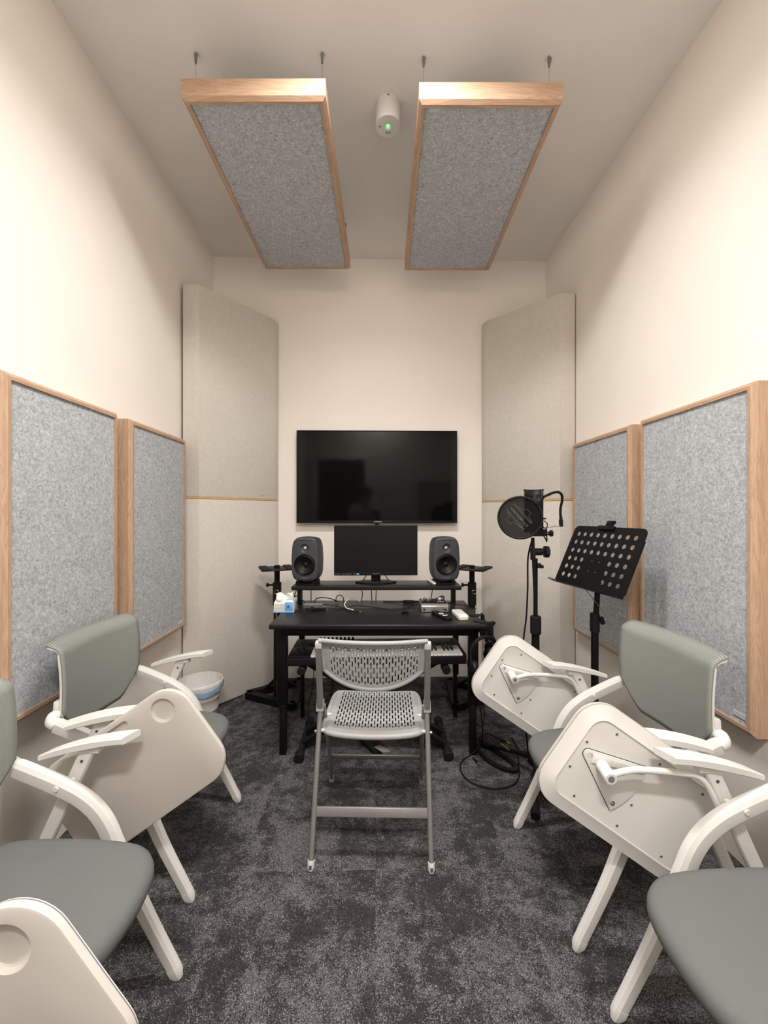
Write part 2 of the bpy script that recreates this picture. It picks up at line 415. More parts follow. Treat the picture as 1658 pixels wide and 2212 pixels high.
cr = cloud('grey felt ceiling panel in pale wood frame, hung right of the emergency light', (.508, 2.325, 3.176), R(-1.2))
link('maker_tag', MB().box((-.24, -.565, -.0775), (.045, .018, .002)), 'grey_tag', cr)
cloud('grey felt ceiling panel hung above and behind the camera on the left', (-.52, .42, 3.176), 0, group='ceiling panels behind the camera')
cloud('grey felt ceiling panel hung above and behind the camera on the right', (.50, .42, 3.176), 0, group='ceiling panels behind the camera')
for (x, y, z), e, sz in LIGHTS:
    dl = thing('ceiling_light', 'flat white rectangular ceiling light ' + ('between the two rows of hung panels' if y > 0 else 'behind the rear row of hung panels'), 'ceiling light', (x, y, CEIL))
    fr = MB()
    for k in (-1, 1):
        fr.box((k*(sz[0]/2+.012), 0, -.016), (.022, sz[1]+.046, .032), bevel=.003).box((0, k*(sz[1]/2+.012), -.016), (sz[0]+.046, .022, .032), bevel=.003)
    link('frame', fr, 'white_metal', dl)
    link('diffuser', MB().box((0, 0, -.006), (sz[0], sz[1], .010)), 'lamp_diffuser', dl)

# emergency light
e = thing('emergency_light', 'white cylindrical emergency light on the ceiling with a green lamp', 'emergency light', (.062, 2.025, CEIL))
link('housing', MB().lathe([(0, 0), (.062, 0), (.063, -.004), (.061, -.102), (.0605, -.105), (.0575, -.1055), (.015, -.1055), (.0145, -.100), (0, -.1)], 48), 'white_plastic', e)
link('green_lamp', MB().lathe([(0, -.1065), (.006, -.105), (.0085, -.1015), (.0085, -.1)], 20), 'green_led', e)
link('indicator', MB().lathe([(0, -.1075), (.0035, -.1068), (.0045, -.105)], 16, at(-.04, 0, 0)), 'red_lens', e)
lb = link('label_plate', MB().box((.003, .030, -.106), (.030, .017, .0012)), 'ink_white', e)
mk = MB().box((-.005, .030, -.1070), (.007, .008, .0006), (0, 0, -.3))
link('label_mark', mk, 'dark_blue', lb)
ml = MB()
for k in range(3): ml.box((.009, .034-.0045*k, -.1070), (.011-.002*(k == 1), .0012, .0006))
link('label_lines', ml, 'ink_grey', lb)
link('screw', MB().cyl((0, -.0625, -.008), (0, -.0640, -.008), .004, 10), 'ink_dark', e)

# ------------------------------------------------------------------ corner absorbers (upper and lower on each side)
def absorber(side, z0, z1, label, trim):
    P = [(-1.271, 2.69), (-1.166, 2.69), (-.800, 3.160), (-.780, 3.21), (-.780, 3.247), (-1.290, 3.247), (-1.290, 2.69)] if side < 0 else \
        [(1.378, 2.75), (1.270, 2.75), (.878, 3.160), (.860, 3.21), (.860, 3.247), (1.381, 3.247), (1.381, 2.75)]
    if side < 0: P[0] = (-1.272, 2.69); P[-1] = (-1.272, 2.72); P[-2] = (-1.272, 3.247)
    else: P[0] = (1.374, 2.75); P[-1] = (1.374, 2.78); P[-2] = (1.374, 3.247)
    root = thing('corner_absorber', label, 'acoustic panel', (0, 0, z0), 0, 'fabric absorbers in the back corners')
    link('fabric_body', MB().prism(P, 0, z1-z0, bevel=.006), 'absorber_fabric', root, 25)
    if trim:
        c = Vector((sum(p[0] for p in P)/7, sum(p[1] for p in P)/7))
        Q = [tuple(c+(Vector(p)-c)*.997) for p in P]
        link('wood_edge', MB().prism(Q, -.013, .001), 'orange_trim', root, 25)
    return root
ul = absorber(-1, 1.435, 2.842, 'upper beige fabric absorber filling the back left corner', True)
absorber(-1, .004, 1.421, 'lower beige fabric absorber in the back left corner, behind the waste bin', False)
ur = absorber(1, 1.425, 2.845, 'upper beige fabric absorber filling the back right corner', True)
absorber(1, .004, 1.411, 'lower beige fabric absorber in the back right corner, behind the microphone stand', False)
def dashes(root, p, d, z):
    b = MB(); d = Vector(d).normalized()
    q = Matrix.Rotation(math.atan2(d.y, d.x), 4, 'Z')
    b.box((0, 0, 0), (.006, .002, .006), mat=at(p[0], p[1], z) @ q)
    for k in range(5): b.box((.010+.0075*k, 0, 0), (.005, .002, .003), mat=at(p[0], p[1], z) @ q)
    link('maker_mark', b, 'ink_grey', root)
dashes(ul, (-.868, 3.073), (.366, .47), .022)
dashes(ur, (1.205, 2.818), (.392, -.41), .022)

# ------------------------------------------------------------------ television
tv = thing('television', 'large black television mounted on the back wall', 'television', (.013, 3.19, 1.613))
W, H = 1.272, .732
link('cabinet', MB().box((0, .026, 0), (W, .03, H), bevel=.004).box((0, .044, -.04), (W*.7, .02, H*.6), bevel=.006), 'black_plastic', tv)
bz = MB()
for x in (-1, 1): bz.box((x*(W/2-.003), .008, 0), (.006, .014, H), bevel=.001)
bz.box((0, .008, H/2-.003), (W, .014, .006), bevel=.001)
bz.box((0, .007, -H/2+.009), (W, .018, .018), bevel=.002)
link('bezel', bz, 'black_metal', tv)
link('screen', MB().box((0, .009, .006), (W-.011, .006, H-.022)), 'tv_screen', tv)
link('sensor_bump', MB().box((-.001, .012, -H/2-.008), (.036, .02, .02), bevel=.004), 'black_plastic', tv)
text('brand_lettering', 'KONKA', .0145, 'ink_white', tv, at(.006, -.0025, -H/2+.009) @ FACE @ Matrix(((1, .25, 0, 0), (0, 1, 0, 0), (0, 0, 1, 0), (0, 0, 0, 1))), sx=1.25)
link('wall_bracket', MB().box((0, .050, 0), (.4, .018, .3)), 'black_metal', tv)

# ------------------------------------------------------------------ desk, riser shelf and what stands on them
DESK = .75
desk = thing('desk', 'black desk with square steel legs and a raised shelf behind', 'desk', (.016, 2.37, 0), R(-1.2))
link('tabletop', MB().box((0, 0, DESK-.0125), (1.125, .58, .025), bevel=.006, seg=3), 'desk_black', desk)
ap = MB()
for y in (-.20, .25): ap.box((0, y, DESK-.052), (1.04, .04, .054), bevel=.002)
for x in (-1, 1): ap.box((x*.50, .03, DESK-.052), (.04, .46, .054), bevel=.002)
link('apron', ap, 'black_metal', desk)
for x in (-1, 1):
    for y, hz in ((-.145, .235), (.255, .12)):
        w = .05 if y < 0 else .034; xx = x*(.525 if y < 0 else .5)
        lg = MB().box((xx, y, (DESK-.027+.28)/2), (w, w, DESK-.027-.28), bevel=.003)
        o = link('leg', lg, 'black_metal', desk)
        link('leg_extension', MB().box((xx-x*.003, y, .15), (w*.7, w*.7, .30), bevel=.002), 'black_metal', o)
        if y < 0:
            for z in (.27, .215): link('bolt', MB().cyl((xx-x*.003, y-w*.35, z), (xx-x*.003, y-w*.35-.003, z), .0028, 8), 'chrome', o)
SH = .868
sh = thing('shelf', 'black raised shelf along the back of the desk, carrying the speakers', 'shelf', (.008, 2.63, DESK), R(-.6))
link('shelf_board', MB().box((0, 0, SH-DESK-.0125), (1.065, .22, .025), bevel=.003), 'desk_black', sh)
for x in (-1, 1):
    link('leg', MB().box((x*.488, -.06, (SH-DESK-.025)/2), (.026, .04, SH-DESK-.025), bevel=.002), 'black_metal', sh)

# monitor
mo = thing('computer_monitor', 'black flat computer monitor on a hexagonal foot, under the television', 'monitor', (.002, 2.64, SH))
hexa = [(-.135, 0), (-.085, .062), (.085, .062), (.135, 0), (.068, -.05), (-.068, -.05)]
link('base', MB().prism(hexa[::-1], 0, .012, bevel=.003), 'black_plastic', mo)
link('neck', MB().box((0, .03, .12), (.062, .03, .22), bevel=.006), 'black_plastic', mo)
link('casing', MB().box((0, .002, .2145), (.545, .028, .326), bevel=.003).box((0, .024, .22), (.25, .03, .18), bevel=.01), 'black_plastic', mo)
link('screen', MB().box((0, -.0125, .2235), (.538, .002, .304)), 'monitor_screen', mo)
ch = link('chin', MB().box((0, -.0135, .061), (.543, .006, .019), bevel=.001), 'black_metal', mo)
text('brand_lettering', 'LEGION', .0105, 'ink_grey', mo, at(.001, -.0168, .0625) @ FACE, sx=1.25)
st = MB()
for i, x in enumerate((-.262, -.242, -.215, -.193, -.172, -.142)):
    st.tube([(x+.0045*math.cos(a), -.0166, .0615+.0045*math.sin(a)) for a in [2*math.pi*k/12 for k in range(12)]], .0007, 5, closed=True)
    st.box((x+.0105, -.0166, .0625), (.008, .0008, .0016)).box((x+.0095, -.0166, .0595), (.005, .0008, .0012))
link('sticker_icons', st, 'ink_grey', mo)
bs = link('blue_sticker', MB().box((-.117, -.0167, .0615), (.0175, .0008, .0085)), 'blue_print', mo)
link('power_mark', MB().box((.243, -.0168, .0575), (.003, .0006, .0014)), 'ink_white', mo)

for sx_ in (-1, 1):
    o = link('cable', MB().tube([(.002+sx_*.04, 2.668, SH+.075), (.002+sx_*.062, 2.672, SH+.045), (.002+sx_*.085, 2.685, SH+.012), (.002+sx_*.09, 2.72, SH+.004)], .0028, 7, 6), 'rubber')
    tag(o, 'short black cable under the monitor, %s of its neck' % ('left' if sx_ < 0 else 'right'), 'cable')
# studio loudspeakers
def speaker(label, x, y, rz):
    s = thing('studio_speaker', label, 'speaker', (x, y, SH), rz, 'loudspeakers on the raised shelf')
    # body: superelliptic boxy egg, front towards -y, centre z = .165
    def ring(y_, sx, sz, k=.0):
        out = []
        for j in range(48):
            a = 2*math.pi*j/48; ca, sa = math.cos(a), math.sin(a); p = .30
            X = math.copysign(abs(ca)**p, ca); Z = math.copysign(abs(sa)**p, sa)
            bow = 1-.10*(1-X*X)*0
            xx = X*sx*(1-.115*Z*Z-.022*Z); zz = Z*sz*(1-.05*X*X)
            out.append((xx, y_, .165+zz))
        return out
    prof = [(-.085, .076, .125), (-.0835, .082, .131), (-.078, .0875, .1365), (-.05, .0915, .141), (.0, .0925, .142), (.05, .087, .136), (.078, .074, .122), (.085, .05, .09)]
    # front baffle with holes for the drivers
    bm = MB(); bm.loops([ring(*p) for p in prof], cap0=False)
    b = bmesh.new()
    outer = [b.verts.new(p) for p in ring(*prof[0])]
    ed = [b.edges.new((outer[i], outer[(i+1) % 48])) for i in range(48)]
    holes = []
    for (cz, r) in ((.235, .030), (.130, .068)):
        h = [b.verts.new((r*math.cos(2*math.pi*k/40), -.085, cz+r*math.sin(2*math.pi*k/40))) for k in range(40)]
        ed += [b.edges.new((h[i], h[(i+1) % 40])) for i in range(40)]
    bmesh.ops.triangle_fill(b, edges=ed, use_beauty=True); bm.merge(b)
    bm.bm.verts.ensure_lookup_table(); bmesh.ops.remove_doubles(bm.bm, verts=bm.bm.verts, dist=.0004)
    # horn dish around the tweeter and brow line
    fl = at(0, -.085, .235) @ Matrix.Rotation(R(90), 4, 'X')
    bm.lathe([(.030, 0), (.026, -.004), (.019, -.010), (.014, -.012), (0, -.012)], 40, fl)
    link('body', bm, 'speaker_body', s, 30)
    brow = MB().tube([(x_, -.0858, .287-.45*x_*x_*1.6) for x_ in [-.062+.0124*i for i in range(11)]], .0016, 6)
    link('brow_edge', brow, 'speaker_body', s)
    wf = MB().lathe([(.0685, .002), (.067, .0025), (.0655, 0), (.062, -.003), (.056, .0015), (.050, -.004), (.030, -.018), (.018, -.024), (.0175, -.022), (.012, -.0175), (0, -.0155)], 48, at(0, -.085, .130) @ Matrix.Rotation(R(90), 4, 'X'))
    link('woofer', wf, 'speaker_cone', s, 50)
    tw = MB().lathe([(.013, -.0115), (.0125, -.009), (.010, -.0055), (.006, -.003), (0, -.002)], 24, fl)
    link('tweeter', tw, 'silver', s)
    text('brand_lettering', 'GENELEC', .0115, 'ink_grey', s, at(0, -.0856, .0475) @ FACE, sx=1.0)
    link('status_lamp', MB().cyl((.055, -.084, .062), (.055, -.0862, .062), .0018, 8), 'ink_dark', s)
    pod = MB()
    pod.box((0, -.01, .005), (.130, .12, .010), bevel=.004)
    for x_ in (-.052, .052): pod.box((x_, -.01, .017), (.026, .12, .018), bevel=.006)
    pod.box((0, .01, .024), (.10, .08, .010), bevel=.004)
    link('isolation_foot', pod, 'rubber', s)
    return s
speaker('dark grey studio speaker on the shelf, left of the monitor', -.437, 2.635, R(-7))
speaker('dark grey studio speaker on the shelf, right of the monitor', .445, 2.635, R(4))

# small things on the shelf and the desktop
def remote(name, label, loc, rz, w, l, h, mat, extra=None):
    r = thing(name, label, 'remote control', loc, rz)
    link('casing', MB().prism(rrect(w, l, w*.3), 0, h, bevel=min(h*.35, .004), seg=3), mat, r); return r
r = remote('remote_control', 'slim white remote control on the shelf by the right speaker', (.374, 2.645, SH), R(8), .036, .155, .014, 'white_plastic')
b = MB()
for k in range(5):
    for x in (-.008, .008): b.cyl((x, .05-.018*k, .0135), (x, .05-.018*k, .0148), .004, 10)
link('buttons', b, 'grey_tag', r)
r = remote('remote_control', 'black remote control with white buttons in front of the audio interface', (.366, 2.225, DESK), R(22), .044, .17, .018, 'black_plastic')
b = MB().lathe([(.006, .0178), (.006, .019), (.0135, .019), (.0135, .0178)], 24, at(0, .005, 0))
b.box((.0, -.035, .0182), (.028, .012, .002), bevel=.001)
link('white_buttons', b, 'white_plastic', r)
b = MB()
for k in range(4):
    for x in (-.012, 0, .012): b.cyl((x, .07-.013*k, .0175), (x, .07-.013*k, .0192), .0035, 8)
link('dark_buttons', b, 'rubber', r)
r = remote('air_conditioner_remote', 'thick white air conditioner remote with a display at the desk right edge', (.470, 2.235, DESK), R(4), .058, .165, .022, 'white_plastic')
link('display', MB().box((0, .05, .0222), (.038, .035, .0012)), 'grey_tag', r)
link('flap', MB().prism(rrect(.05, .085, .006), .021, .0255, at(0, -.03, 0), bevel=.002), 'white_plastic', r)
b = MB()
for x in (-.012, .012): b.box((x, .018, .0223), (.014, .008, .002), bevel=.0008)
link('buttons', b, 'grey_tag', r)
# audio interface
ai = thing('audio_interface', 'silver desktop audio interface with black top and knobs', 'audio interface', (.345, 2.41, DESK), R(-1))
prof = [(-.082, .004), (.080, .004), (.080, .046), (-.055, .046), (-.074, .042), (-.082, .034)]   # y,z
m = Matrix(((0, 0, .92, -.078), (1, 0, 0, 0), (0, 1, 0, 0), (0, 0, 0, 1)))
link('casing', MB().prism(prof, 0, .17, m, bevel=.002), 'silver', ai)
link('top_plate', MB().box((0, .012, .0468), (.146, .122, .002), bevel=.0006), 'black_metal', ai)
link('underside', MB().box((0, 0, .003), (.155, .15, .006)), 'rubber', ai)
for x, y, rr, hh in ((-.062, .02, .0065, .014), (-.045, .05, .0065, .014), (-.028, .02, .0065, .014), (-.012, .05, .0065, .014), (.045, .035, .015, .017)):
    link('knob', MB().lathe([(0, hh), (rr*.85, hh), (rr, hh*.8), (rr, 0), (0, 0)], 24, at(x, y, .0475)), 'silver', ai)
b = MB()
for x in (.028, .043, .058): b.box((x, -.02, .0485), (.009, .007, .002), bevel=.0006)
link('lit_buttons', b, 'ink_white', ai)
b = MB().cyl((-.062, -.0815, .017), (-.062, -.0835, .017), .006, 16).cyl((.062, -.0815, .017), (.062, -.0835, .017), .0055, 16).cyl((.048, -.0815, .017), (.048, -.0835, .017), .003, 12)
link('front_sockets', b, 'rubber', ai)
# tissue pack
tp = thing('tissue_pack', 'white and blue soft pack of tissues on the desk left corner', 'tissue pack', (-.533, 2.385, DESK), R(2))
def soft(w, d, z, jit): return [(x*(1+random.uniform(-jit, jit)), y*(1+random.uniform(-jit, jit)), z+random.uniform(-jit, jit)*.03) for x, y in rrect(w, d, .006, 3)]
link('pack', MB().loops([soft(.116, .088, .0, 0), soft(.118, .09, .004, 0), soft(.116, .088, .03, .012), soft(.112, .084, .058, .015), soft(.100, .068, .068, .02)]), 'white_plastic', tp)
link('blue_band', MB().box((.030, -.0452, .034), (.046, .002, .046), (0, 0, 0), .0006).box((.030, -.026, .0655), (.044, .036, .002), (R(26), 0, 0)), 'blue_print', tp)
link('round_emblem', MB().cyl((.027, -.0458, .036), (.027, -.0474, .036), .0068, 20), 'dark_blue', tp)
lt_ = MB()
for k in range(7):
    for j in range(2):
        lt_.box((-.045+.0085*k+random.uniform(-.001, .001), -.0452, .028+.018*j), (.0045, .0015, .010+random.uniform(-.003, .003)), (0, random.uniform(-.4, .4), 0))
link('printed_lines', lt_, 'grey_tag', tp)
link('bottom_stripe', MB().box((-.002, -.0447, .0035), (.113, .0015, .006)), 'blue_print', tp)
pts = []
for i in range(7):
    row = []
    for j in range(9):
        u = -1+2*j/8; vv = i/6
        row.append((u*(.045+.008*vv)+.004*math.sin(5*vv+u), .012*math.sin(3*u+4*vv)-.03+.05*vv*.7+.0, .064+.042*math.sin(vv*1.9)-.004*math.cos(6*u)*vv + (.012*vv if j == 8 else 0)))
    pts.append(row)
ts = link('tissue', MB().grid(pts), 'white_plastic', tp, 80); sm = ts.modifiers.new('thick', 'SOLIDIFY'); sm.thickness = .0015
# hubs
h1 = thing('usb_hub', 'slim grey hub lying at the back of the desk behind the tissue pack', 'usb hub', (-.378, 2.462, DESK), R(-3))
link('casing', MB().box((0, 0, .019), (.118, .036, .012), bevel=.003).box((0, 0, .007), (.10, .03, .012), bevel=.003), 'ink_grey', h1)
link('plug', MB().box((.048, -.022, .012), (.02, .014, .012), bevel=.002), 'rubber', h1)
h2 = thing('usb_hub', 'black hub with plugged cables in front of the grey hub', 'usb hub', (-.345, 2.400, DESK), R(4))
link('casing', MB().box((.005, 0, .010), (.092, .028, .016), bevel=.003), 'black_plastic', h2)
link('top_strip', MB().box((.015, 0, .0185), (.07, .020, .0016)), 'ink_grey', h2)
for x in (-.03, -.012, -.052): link('plug', MB().box((x, -.022, .010), (.012, .022, .009), bevel=.002), 'rubber', h2)
# loose velcro strap curled on the desk
cl = MB(); pts = [(.030*math.cos(a)*.75+.006*(a/4), .014*math.sin(a), .009) for a in [R(-40+26*i) for i in range(11)]]
rows = [[(p[0], p[1], z) for p in catmull(pts, 3)] for z in (0, .018)]
so = link('cable_strap', cl.grid(rows), 'rubber', None, 80); so.location = (.166, 2.29, DESK+.001); so.modifiers.new('thick', 'SOLIDIFY').thickness = .0018
tag(so, 'curled black strap lying alone in the middle of the desk', 'cable strap')

# ------------------------------------------------------------------ cables
def cable(label, pts, r=.0028, mat='rubber', smooth=8, group=None, name='cable', n=7):
    o = link(name, MB().tube(pts, r, n, smooth=smooth), mat); return tag(o, label, 'cable', group)
D = DESK+.004
cable('thin black cable running across the desk to the audio interface', [(-.28, 2.395, D+.006), (-.20, 2.42, D), (-.12, 2.47, D+.006), (0, 2.44, D), (.08, 2.40, D), (.16, 2.415, D), (.22, 2.46, D), (.275, 2.50, D+.012)], .0024)
cable('black cable leaving the grey hub and curling behind it', [(-.33, 2.462, D+.017), (-.25, 2.46, D+.008), (-.19, 2.42, D), (-.155, 2.36, D), (-.12, 2.335, D+.002), (-.10, 2.335, D+.003)], .0026)
cable('white cable looping on the desk left of centre', [(-.10, 2.60, D), (-.13, 2.60, D+.02), (-.17, 2.56, D+.026), (-.19, 2.49, D+.014), (-.175, 2.42, D+.004), (-.13, 2.37, D+.003)], .0032, 'white_plastic')
pl = thing('cable_plug', 'small black cable plug with metal tip near the desk middle', 'plug', (-.098, 2.332, DESK), R(-25))
link('grip', MB().box((-.012, 0, .006), (.03, .010, .008), bevel=.002), 'rubber', pl); link('metal_tip', MB().box((.010, 0, .006), (.014, .008, .005), bevel=.001), 'chrome', pl)
cable('black cable standing in an upright loop behind the hubs', [(-.255, 2.60, D), (-.25, 2.59, D+.035), (-.225, 2.58, D+.048), (-.205, 2.57, D+.03), (-.205, 2.55, D+.003)], .0026)
cable('black cable rising behind the grey hub and trailing right', [(-.375, 2.49, D+.008), (-.375, 2.53, D+.032), (-.345, 2.56, D+.036), (-.29, 2.58, D+.026), (-.235, 2.60, D)], .003)
cable('black cable coming from the left end of the shelf down to the hub', [(-.505, 2.60, SH-.03), (-.515, 2.57, SH-.07), (-.49, 2.545, D+.05), (-.455, 2.52, D+.03), (-.415, 2.475, D+.008)], .0028)
cable('black cable between the tissue pack and the black hub', [(-.47, 2.37, D), (-.43, 2.385, D+.004), (-.395, 2.39, D+.008)], .0032)
cable('thick black adaptor cable at the back of the desk behind the interface', [(.05, 2.615, D), (.12, 2.59, D), (.165, 2.575, D+.004), (.185, 2.57, D+.006), (.235, 2.565, D+.006), (.26, 2.56, D+.006), (.30, 2.545, D+.012), (.325, 2.52, D+.02)], [.003, .003, .0035, .010, .010, .008, .003, .003])
cable('black cable looping up over the back of the audio interface', [(.335, 2.50, D+.012), (.38, 2.53, D+.03), (.415, 2.54, D+.045), (.43, 2.53, D+.04), (.42, 2.515, D+.02), (.385, 2.50, D+.012)], .0045)
cable('black cable from the interface to the right end of the desk', [(.43, 2.46, D+.02), (.48, 2.47, D+.012), (.54, 2.47, D+.004), (.585, 2.43, D), (.60, 2.40, D)], .0026)
cable('black cable drooping from the interface right side', [(.43, 2.42, D+.03), (.455, 2.41, D+.03), (.47, 2.37, D+.004), (.474, 2.335, D)], .0028)
for lab, p in (('left end of the raised shelf', [(-.44, 2.735, SH-.02), (-.438, 2.745, SH-.08), (-.437, 2.745, .62)]),
               ('raised shelf left of the monitor foot', [(-.135, 2.74, SH-.02), (-.10, 2.745, SH-.06), (-.09, 2.745, SH-.10), (-.11, 2.745, .66)]),
               ('raised shelf under the monitor foot', [(-.02, 2.745, SH-.02), (-.028, 2.745, SH-.07), (-.02, 2.745, .66)]),
               ('raised shelf close behind the monitor neck', [(.006, 2.745, SH-.02), (.004, 2.745, SH-.08), (0, 2.745, .66)]),
               ('raised shelf below the right speaker', [(.40, 2.745, SH-.02), (.385, 2.745, SH-.09), (.37, 2.745, .66)])):
    cable('black cable hanging down behind the ' + lab, p, .0028)
for lab, p in (('left front leg, reaching the floor', [(-.575, 2.45, .70), (-.60, 2.50, .50), (-.61, 2.52, .32), (-.60, 2.53, .17), (-.585, 2.55, .05)]),
               ('left end of the keyboard', [(-.40, 2.50, .50), (-.385, 2.52, .30), (-.42, 2.55, .12), (-.43, 2.6, .01)]),
               ('keyboard, left of the folding chair', [(-.30, 2.50, .50), (-.27, 2.52, .33), (-.29, 2.6, .12), (-.36, 2.68, .01)]),
               ('keyboard, right of the folding chair', [(.27, 2.46, .50), (.33, 2.5, .28), (.345, 2.52, .14), (.35, 2.55, .01)])):
    cable('black cable dangling under the desk by the ' + lab, p, .0026)
cable('black cable lying on the carpet under the desk', [(.35, 2.56, .005), (.25, 2.75, .005), (.05, 2.7, .005), (-.10, 2.8, .005), (-.30, 2.72, .005), (-.40, 2.7, .005)], .003)

# ------------------------------------------------------------------ keyboard, its stand, the pedal
kb = thing('midi_keyboard', 'black electronic keyboard with white keys under the desk', 'keyboard', (.010, 2.29, .515), R(.8))
kw = .955
link('body', MB().box((0, 0, .022), (kw, .29, .044), bevel=.004).box((0, .075, .048), (kw, .14, .012), bevel=.004).box((-.418, -.065, .048), (.118, .15, .012), bevel=.003).box((.468, -.065, .046), (.018, .15, .012), bevel=.002), 'black_plastic', kb)
N = 36; x0, x1 = -.357, .457; kwid = (x1-x0)/N
wk = MB(); bk = MB()
for i in range(N): wk.box((x0+kwid*(i+.5), -.070, .050), (kwid-.0012, .138, .012), bevel=.0012, seg=1)
for i in range(N-1):
    if i % 7 in (0, 1, 3, 4, 5): bk.box((x0+kwid*(i+1), -.045, .060), (.011, .088, .012), bevel=.0015, seg=1)
link('white_keys', wk, 'key_white', kb); link('black_keys', bk, 'key_black', kb)
pd = MB()
for r_ in range(3):
    for c in range(2): pd.box((-.435+.030*c, .02+.030*r_, .0548), (.024, .004, .003))
link('panel_marks', pd, 'ink_grey', kb)
for c in range(2): link('wheel', MB().cyl((-.440+.032*c-.005, -.06, .050), (-.440+.032*c+.005, -.06, .050), .018, 20), 'rubber', kb)
for i in range(9): link('knob', MB().lathe([(0, .018), (.006, .018), (.0075, 0), (0, 0)], 16, at(-.335+.024*i, .115, .054)), 'rubber', kb)
for i in range(8): link('pad', MB().box((.06+.03*(i % 8), .10, .057), (.022, .022, .006), bevel=.002), 'ink_dark', kb)
link('display', MB().box((-.325, .05, .0545), (.03, .034, .003)), 'ink_grey', kb)
ks = thing('keyboard_stand', 'black folding cross stand holding up the keyboard', 'keyboard stand', (-.008, 2.32, 0))
def flat(a, b, w, t): return MB().tube([a, b], 1, sec=[(w/2*x, t/2*y) for x, y in ((-1, -1), (1, -1), (1, 1), (-1, 1))], up=(0, 1, 0))
for s_ in (-1, 1):
    for yy in ((-.07, .05) if s_ > 0 else (-.045, .075)):
        link('cross_bar', flat((-s_*.385, yy, .505), (s_*.395, yy, .035), .022, .04), 'black_metal', ks)
    f = link('floor_bar', MB().tube([(s_*.40, -.14, .024), (s_*.40, .17, .024)], .019, 12), 'black_metal', ks)
    for yy in (-.155, .185): link('rubber_foot', MB().cyl((s_*.40, yy-.025, .026), (s_*.40, yy+.025, .026), .026, 16, .005), 'rubber', f)
    f = link('support_bar', MB().tube([(s_*.385, -.16, .496), (s_*.385, .16, .496)], .018, 12), 'black_metal', ks)
    link('rubber_sleeve', MB().cyl((s_*.385, -.19, .490), (s_*.385, -.12, .490), .0225, 18, .005), 'rubber', f)
link('pivot_knob', MB().cyl((.005, -.10, .268), (.005, -.13, .268), .03, 16, .005), 'black_plastic', ks)
sp_ = thing('sustain_pedal', 'small foot pedal with metal lever on the carpet behind the folding chair', 'pedal', (-.005, 2.27, 0), R(32))
link('base', MB().box((0, .02, .012), (.075, .19, .024), bevel=.005), 'rubber', sp_)
link('lever', MB().box((.0, -.08, .034), (.045, .11, .008), (R(-8), 0, 0), .004), 'chrome', sp_)

# ------------------------------------------------------------------ speaker stands either side of the desk
def spk_stand(label, x, y, rz, mir):
    s = thing('speaker_stand', label, 'speaker stand', (x, y, 0), 0, 'speaker stands beside the desk')
    V = [(-.215*mir, .02), (.15*mir, -.16), (.12*mir, .25)]
    for i in range(3):
        a, b = Vector(V[i]), Vector(V[(i+1) % 3])
        link('base_bar', MB().tube([(a.x, a.y, .030), (b.x, b.y, .030)], 1, sec=[(.024, -.02), (.024, .02), (-.024, .02), (-.024, -.02)], up=(0, 0, 1)), 'black_metal', s)
    cx, cy = 0, 0
    for i in range(3): link('brace', MB().tube([(0, 0, .16), (V[i][0]*.62+V[i-1][0]*.3, V[i][1]*.62+V[i-1][1]*.3, .045)], .011, 8), 'black_metal', s)
    link('outer_tube', MB().cyl((0, 0, .03), (0, 0, .69), .024, 20), 'black_metal', s)
    link('collar', MB().cyl((0, 0, .67), (0, 0, .835), .030, 20, .004), 'black_plastic', s)
    link('inner_tube', MB().cyl((0, 0, .69), (0, 0, .955), .0195, 16), 'black_metal', s)
    kn = MB().cyl((-.028, -.02*0, .815), (-.062, 0, .815), .007, 10).cyl((-.060, 0, .815), (-.075, 0, .815), .014, 10, .003)
    link('knob', kn, 'black_plastic', s)
    rp = MB().tube([(.006+.014*math.cos(a), -.034, .77+.014*math.sin(a)) for a in [2*math.pi*k/16 for k in range(16)]], .0016, 6, closed=True)
    rp.cyl((.004, -.030, .66), (.004, -.032, .59), .004, 8)
    link('ring_pin', rp, 'chrome', s)
    pl_ = MB().box((0, -.0, .932), (.235, .235, .006), (0, 0, rz), .002)
    p = link('top_plate', pl_, 'black_metal', s)
    for k in (-1, 1):
        c = Matrix.Rotation(rz, 4, 'Z') @ Vector((k*.085, 0, .938))
        link('foam_strip', MB().box(c, (.055, .235, .007), (0, 0, rz), .002), 'rubber', p)
    link('plate_screw', MB().cyl((0, 0, .934), (0, 0, .9365), .009, 14), 'chrome', p)
    return s
spk_stand('black empty speaker stand left of the desk, behind the tissue pack', -.700, 2.88, R(22), 1)
spk_stand('black empty speaker stand right of the desk, by the microphone stand', .685, 2.85, R(-32), -1)

# ------------------------------------------------------------------ headphones and their hooks at the desk's right corner
hk = thing('headphone_hook', 'black clamp hook on the desk front right corner', 'hook', (.565, 2.13, DESK))
link('clamp', MB().box((-.015, 0, .002), (.055, .042, .004), bevel=.001).box((.012, -.032, -.03), (.06, .02, .075), bevel=.003).box((.0, 0, -.045), (.06, .05, .012), bevel=.002), 'black_metal', hk)
link('hook_arm', MB().tube([(.01, -.045, -.035), (.01, -.05, -.075), (.01, -.06, -.085), (.01, -.10, -.083), (.01, -.112, -.068)], .009, 10, 6), 'black_metal', hk)
b = MB()
for x in (.0, .014, .022): b.cyl((x, -.042, -.012), (x, -.0445, -.012), .0022, 8)
link('screws', b, 'chrome', hk)
hk2 = thing('headphone_hook', 'black clamp hook on the desk right edge, behind the front one', 'hook', (.572, 2.255, DESK))
link('clamp', MB().box((-.010, 0, .002), (.06, .05, .004), bevel=.001).box((.03, 0, -.018), (.012, .05, .055), bevel=.003), 'black_metal', hk2)
link('hook_arm', MB().tube([(.036, 0, -.03), (.055, 0, -.05), (.085, 0, -.05), (.095, 0, -.035)], .010, 10, 6), 'black_metal', hk2)
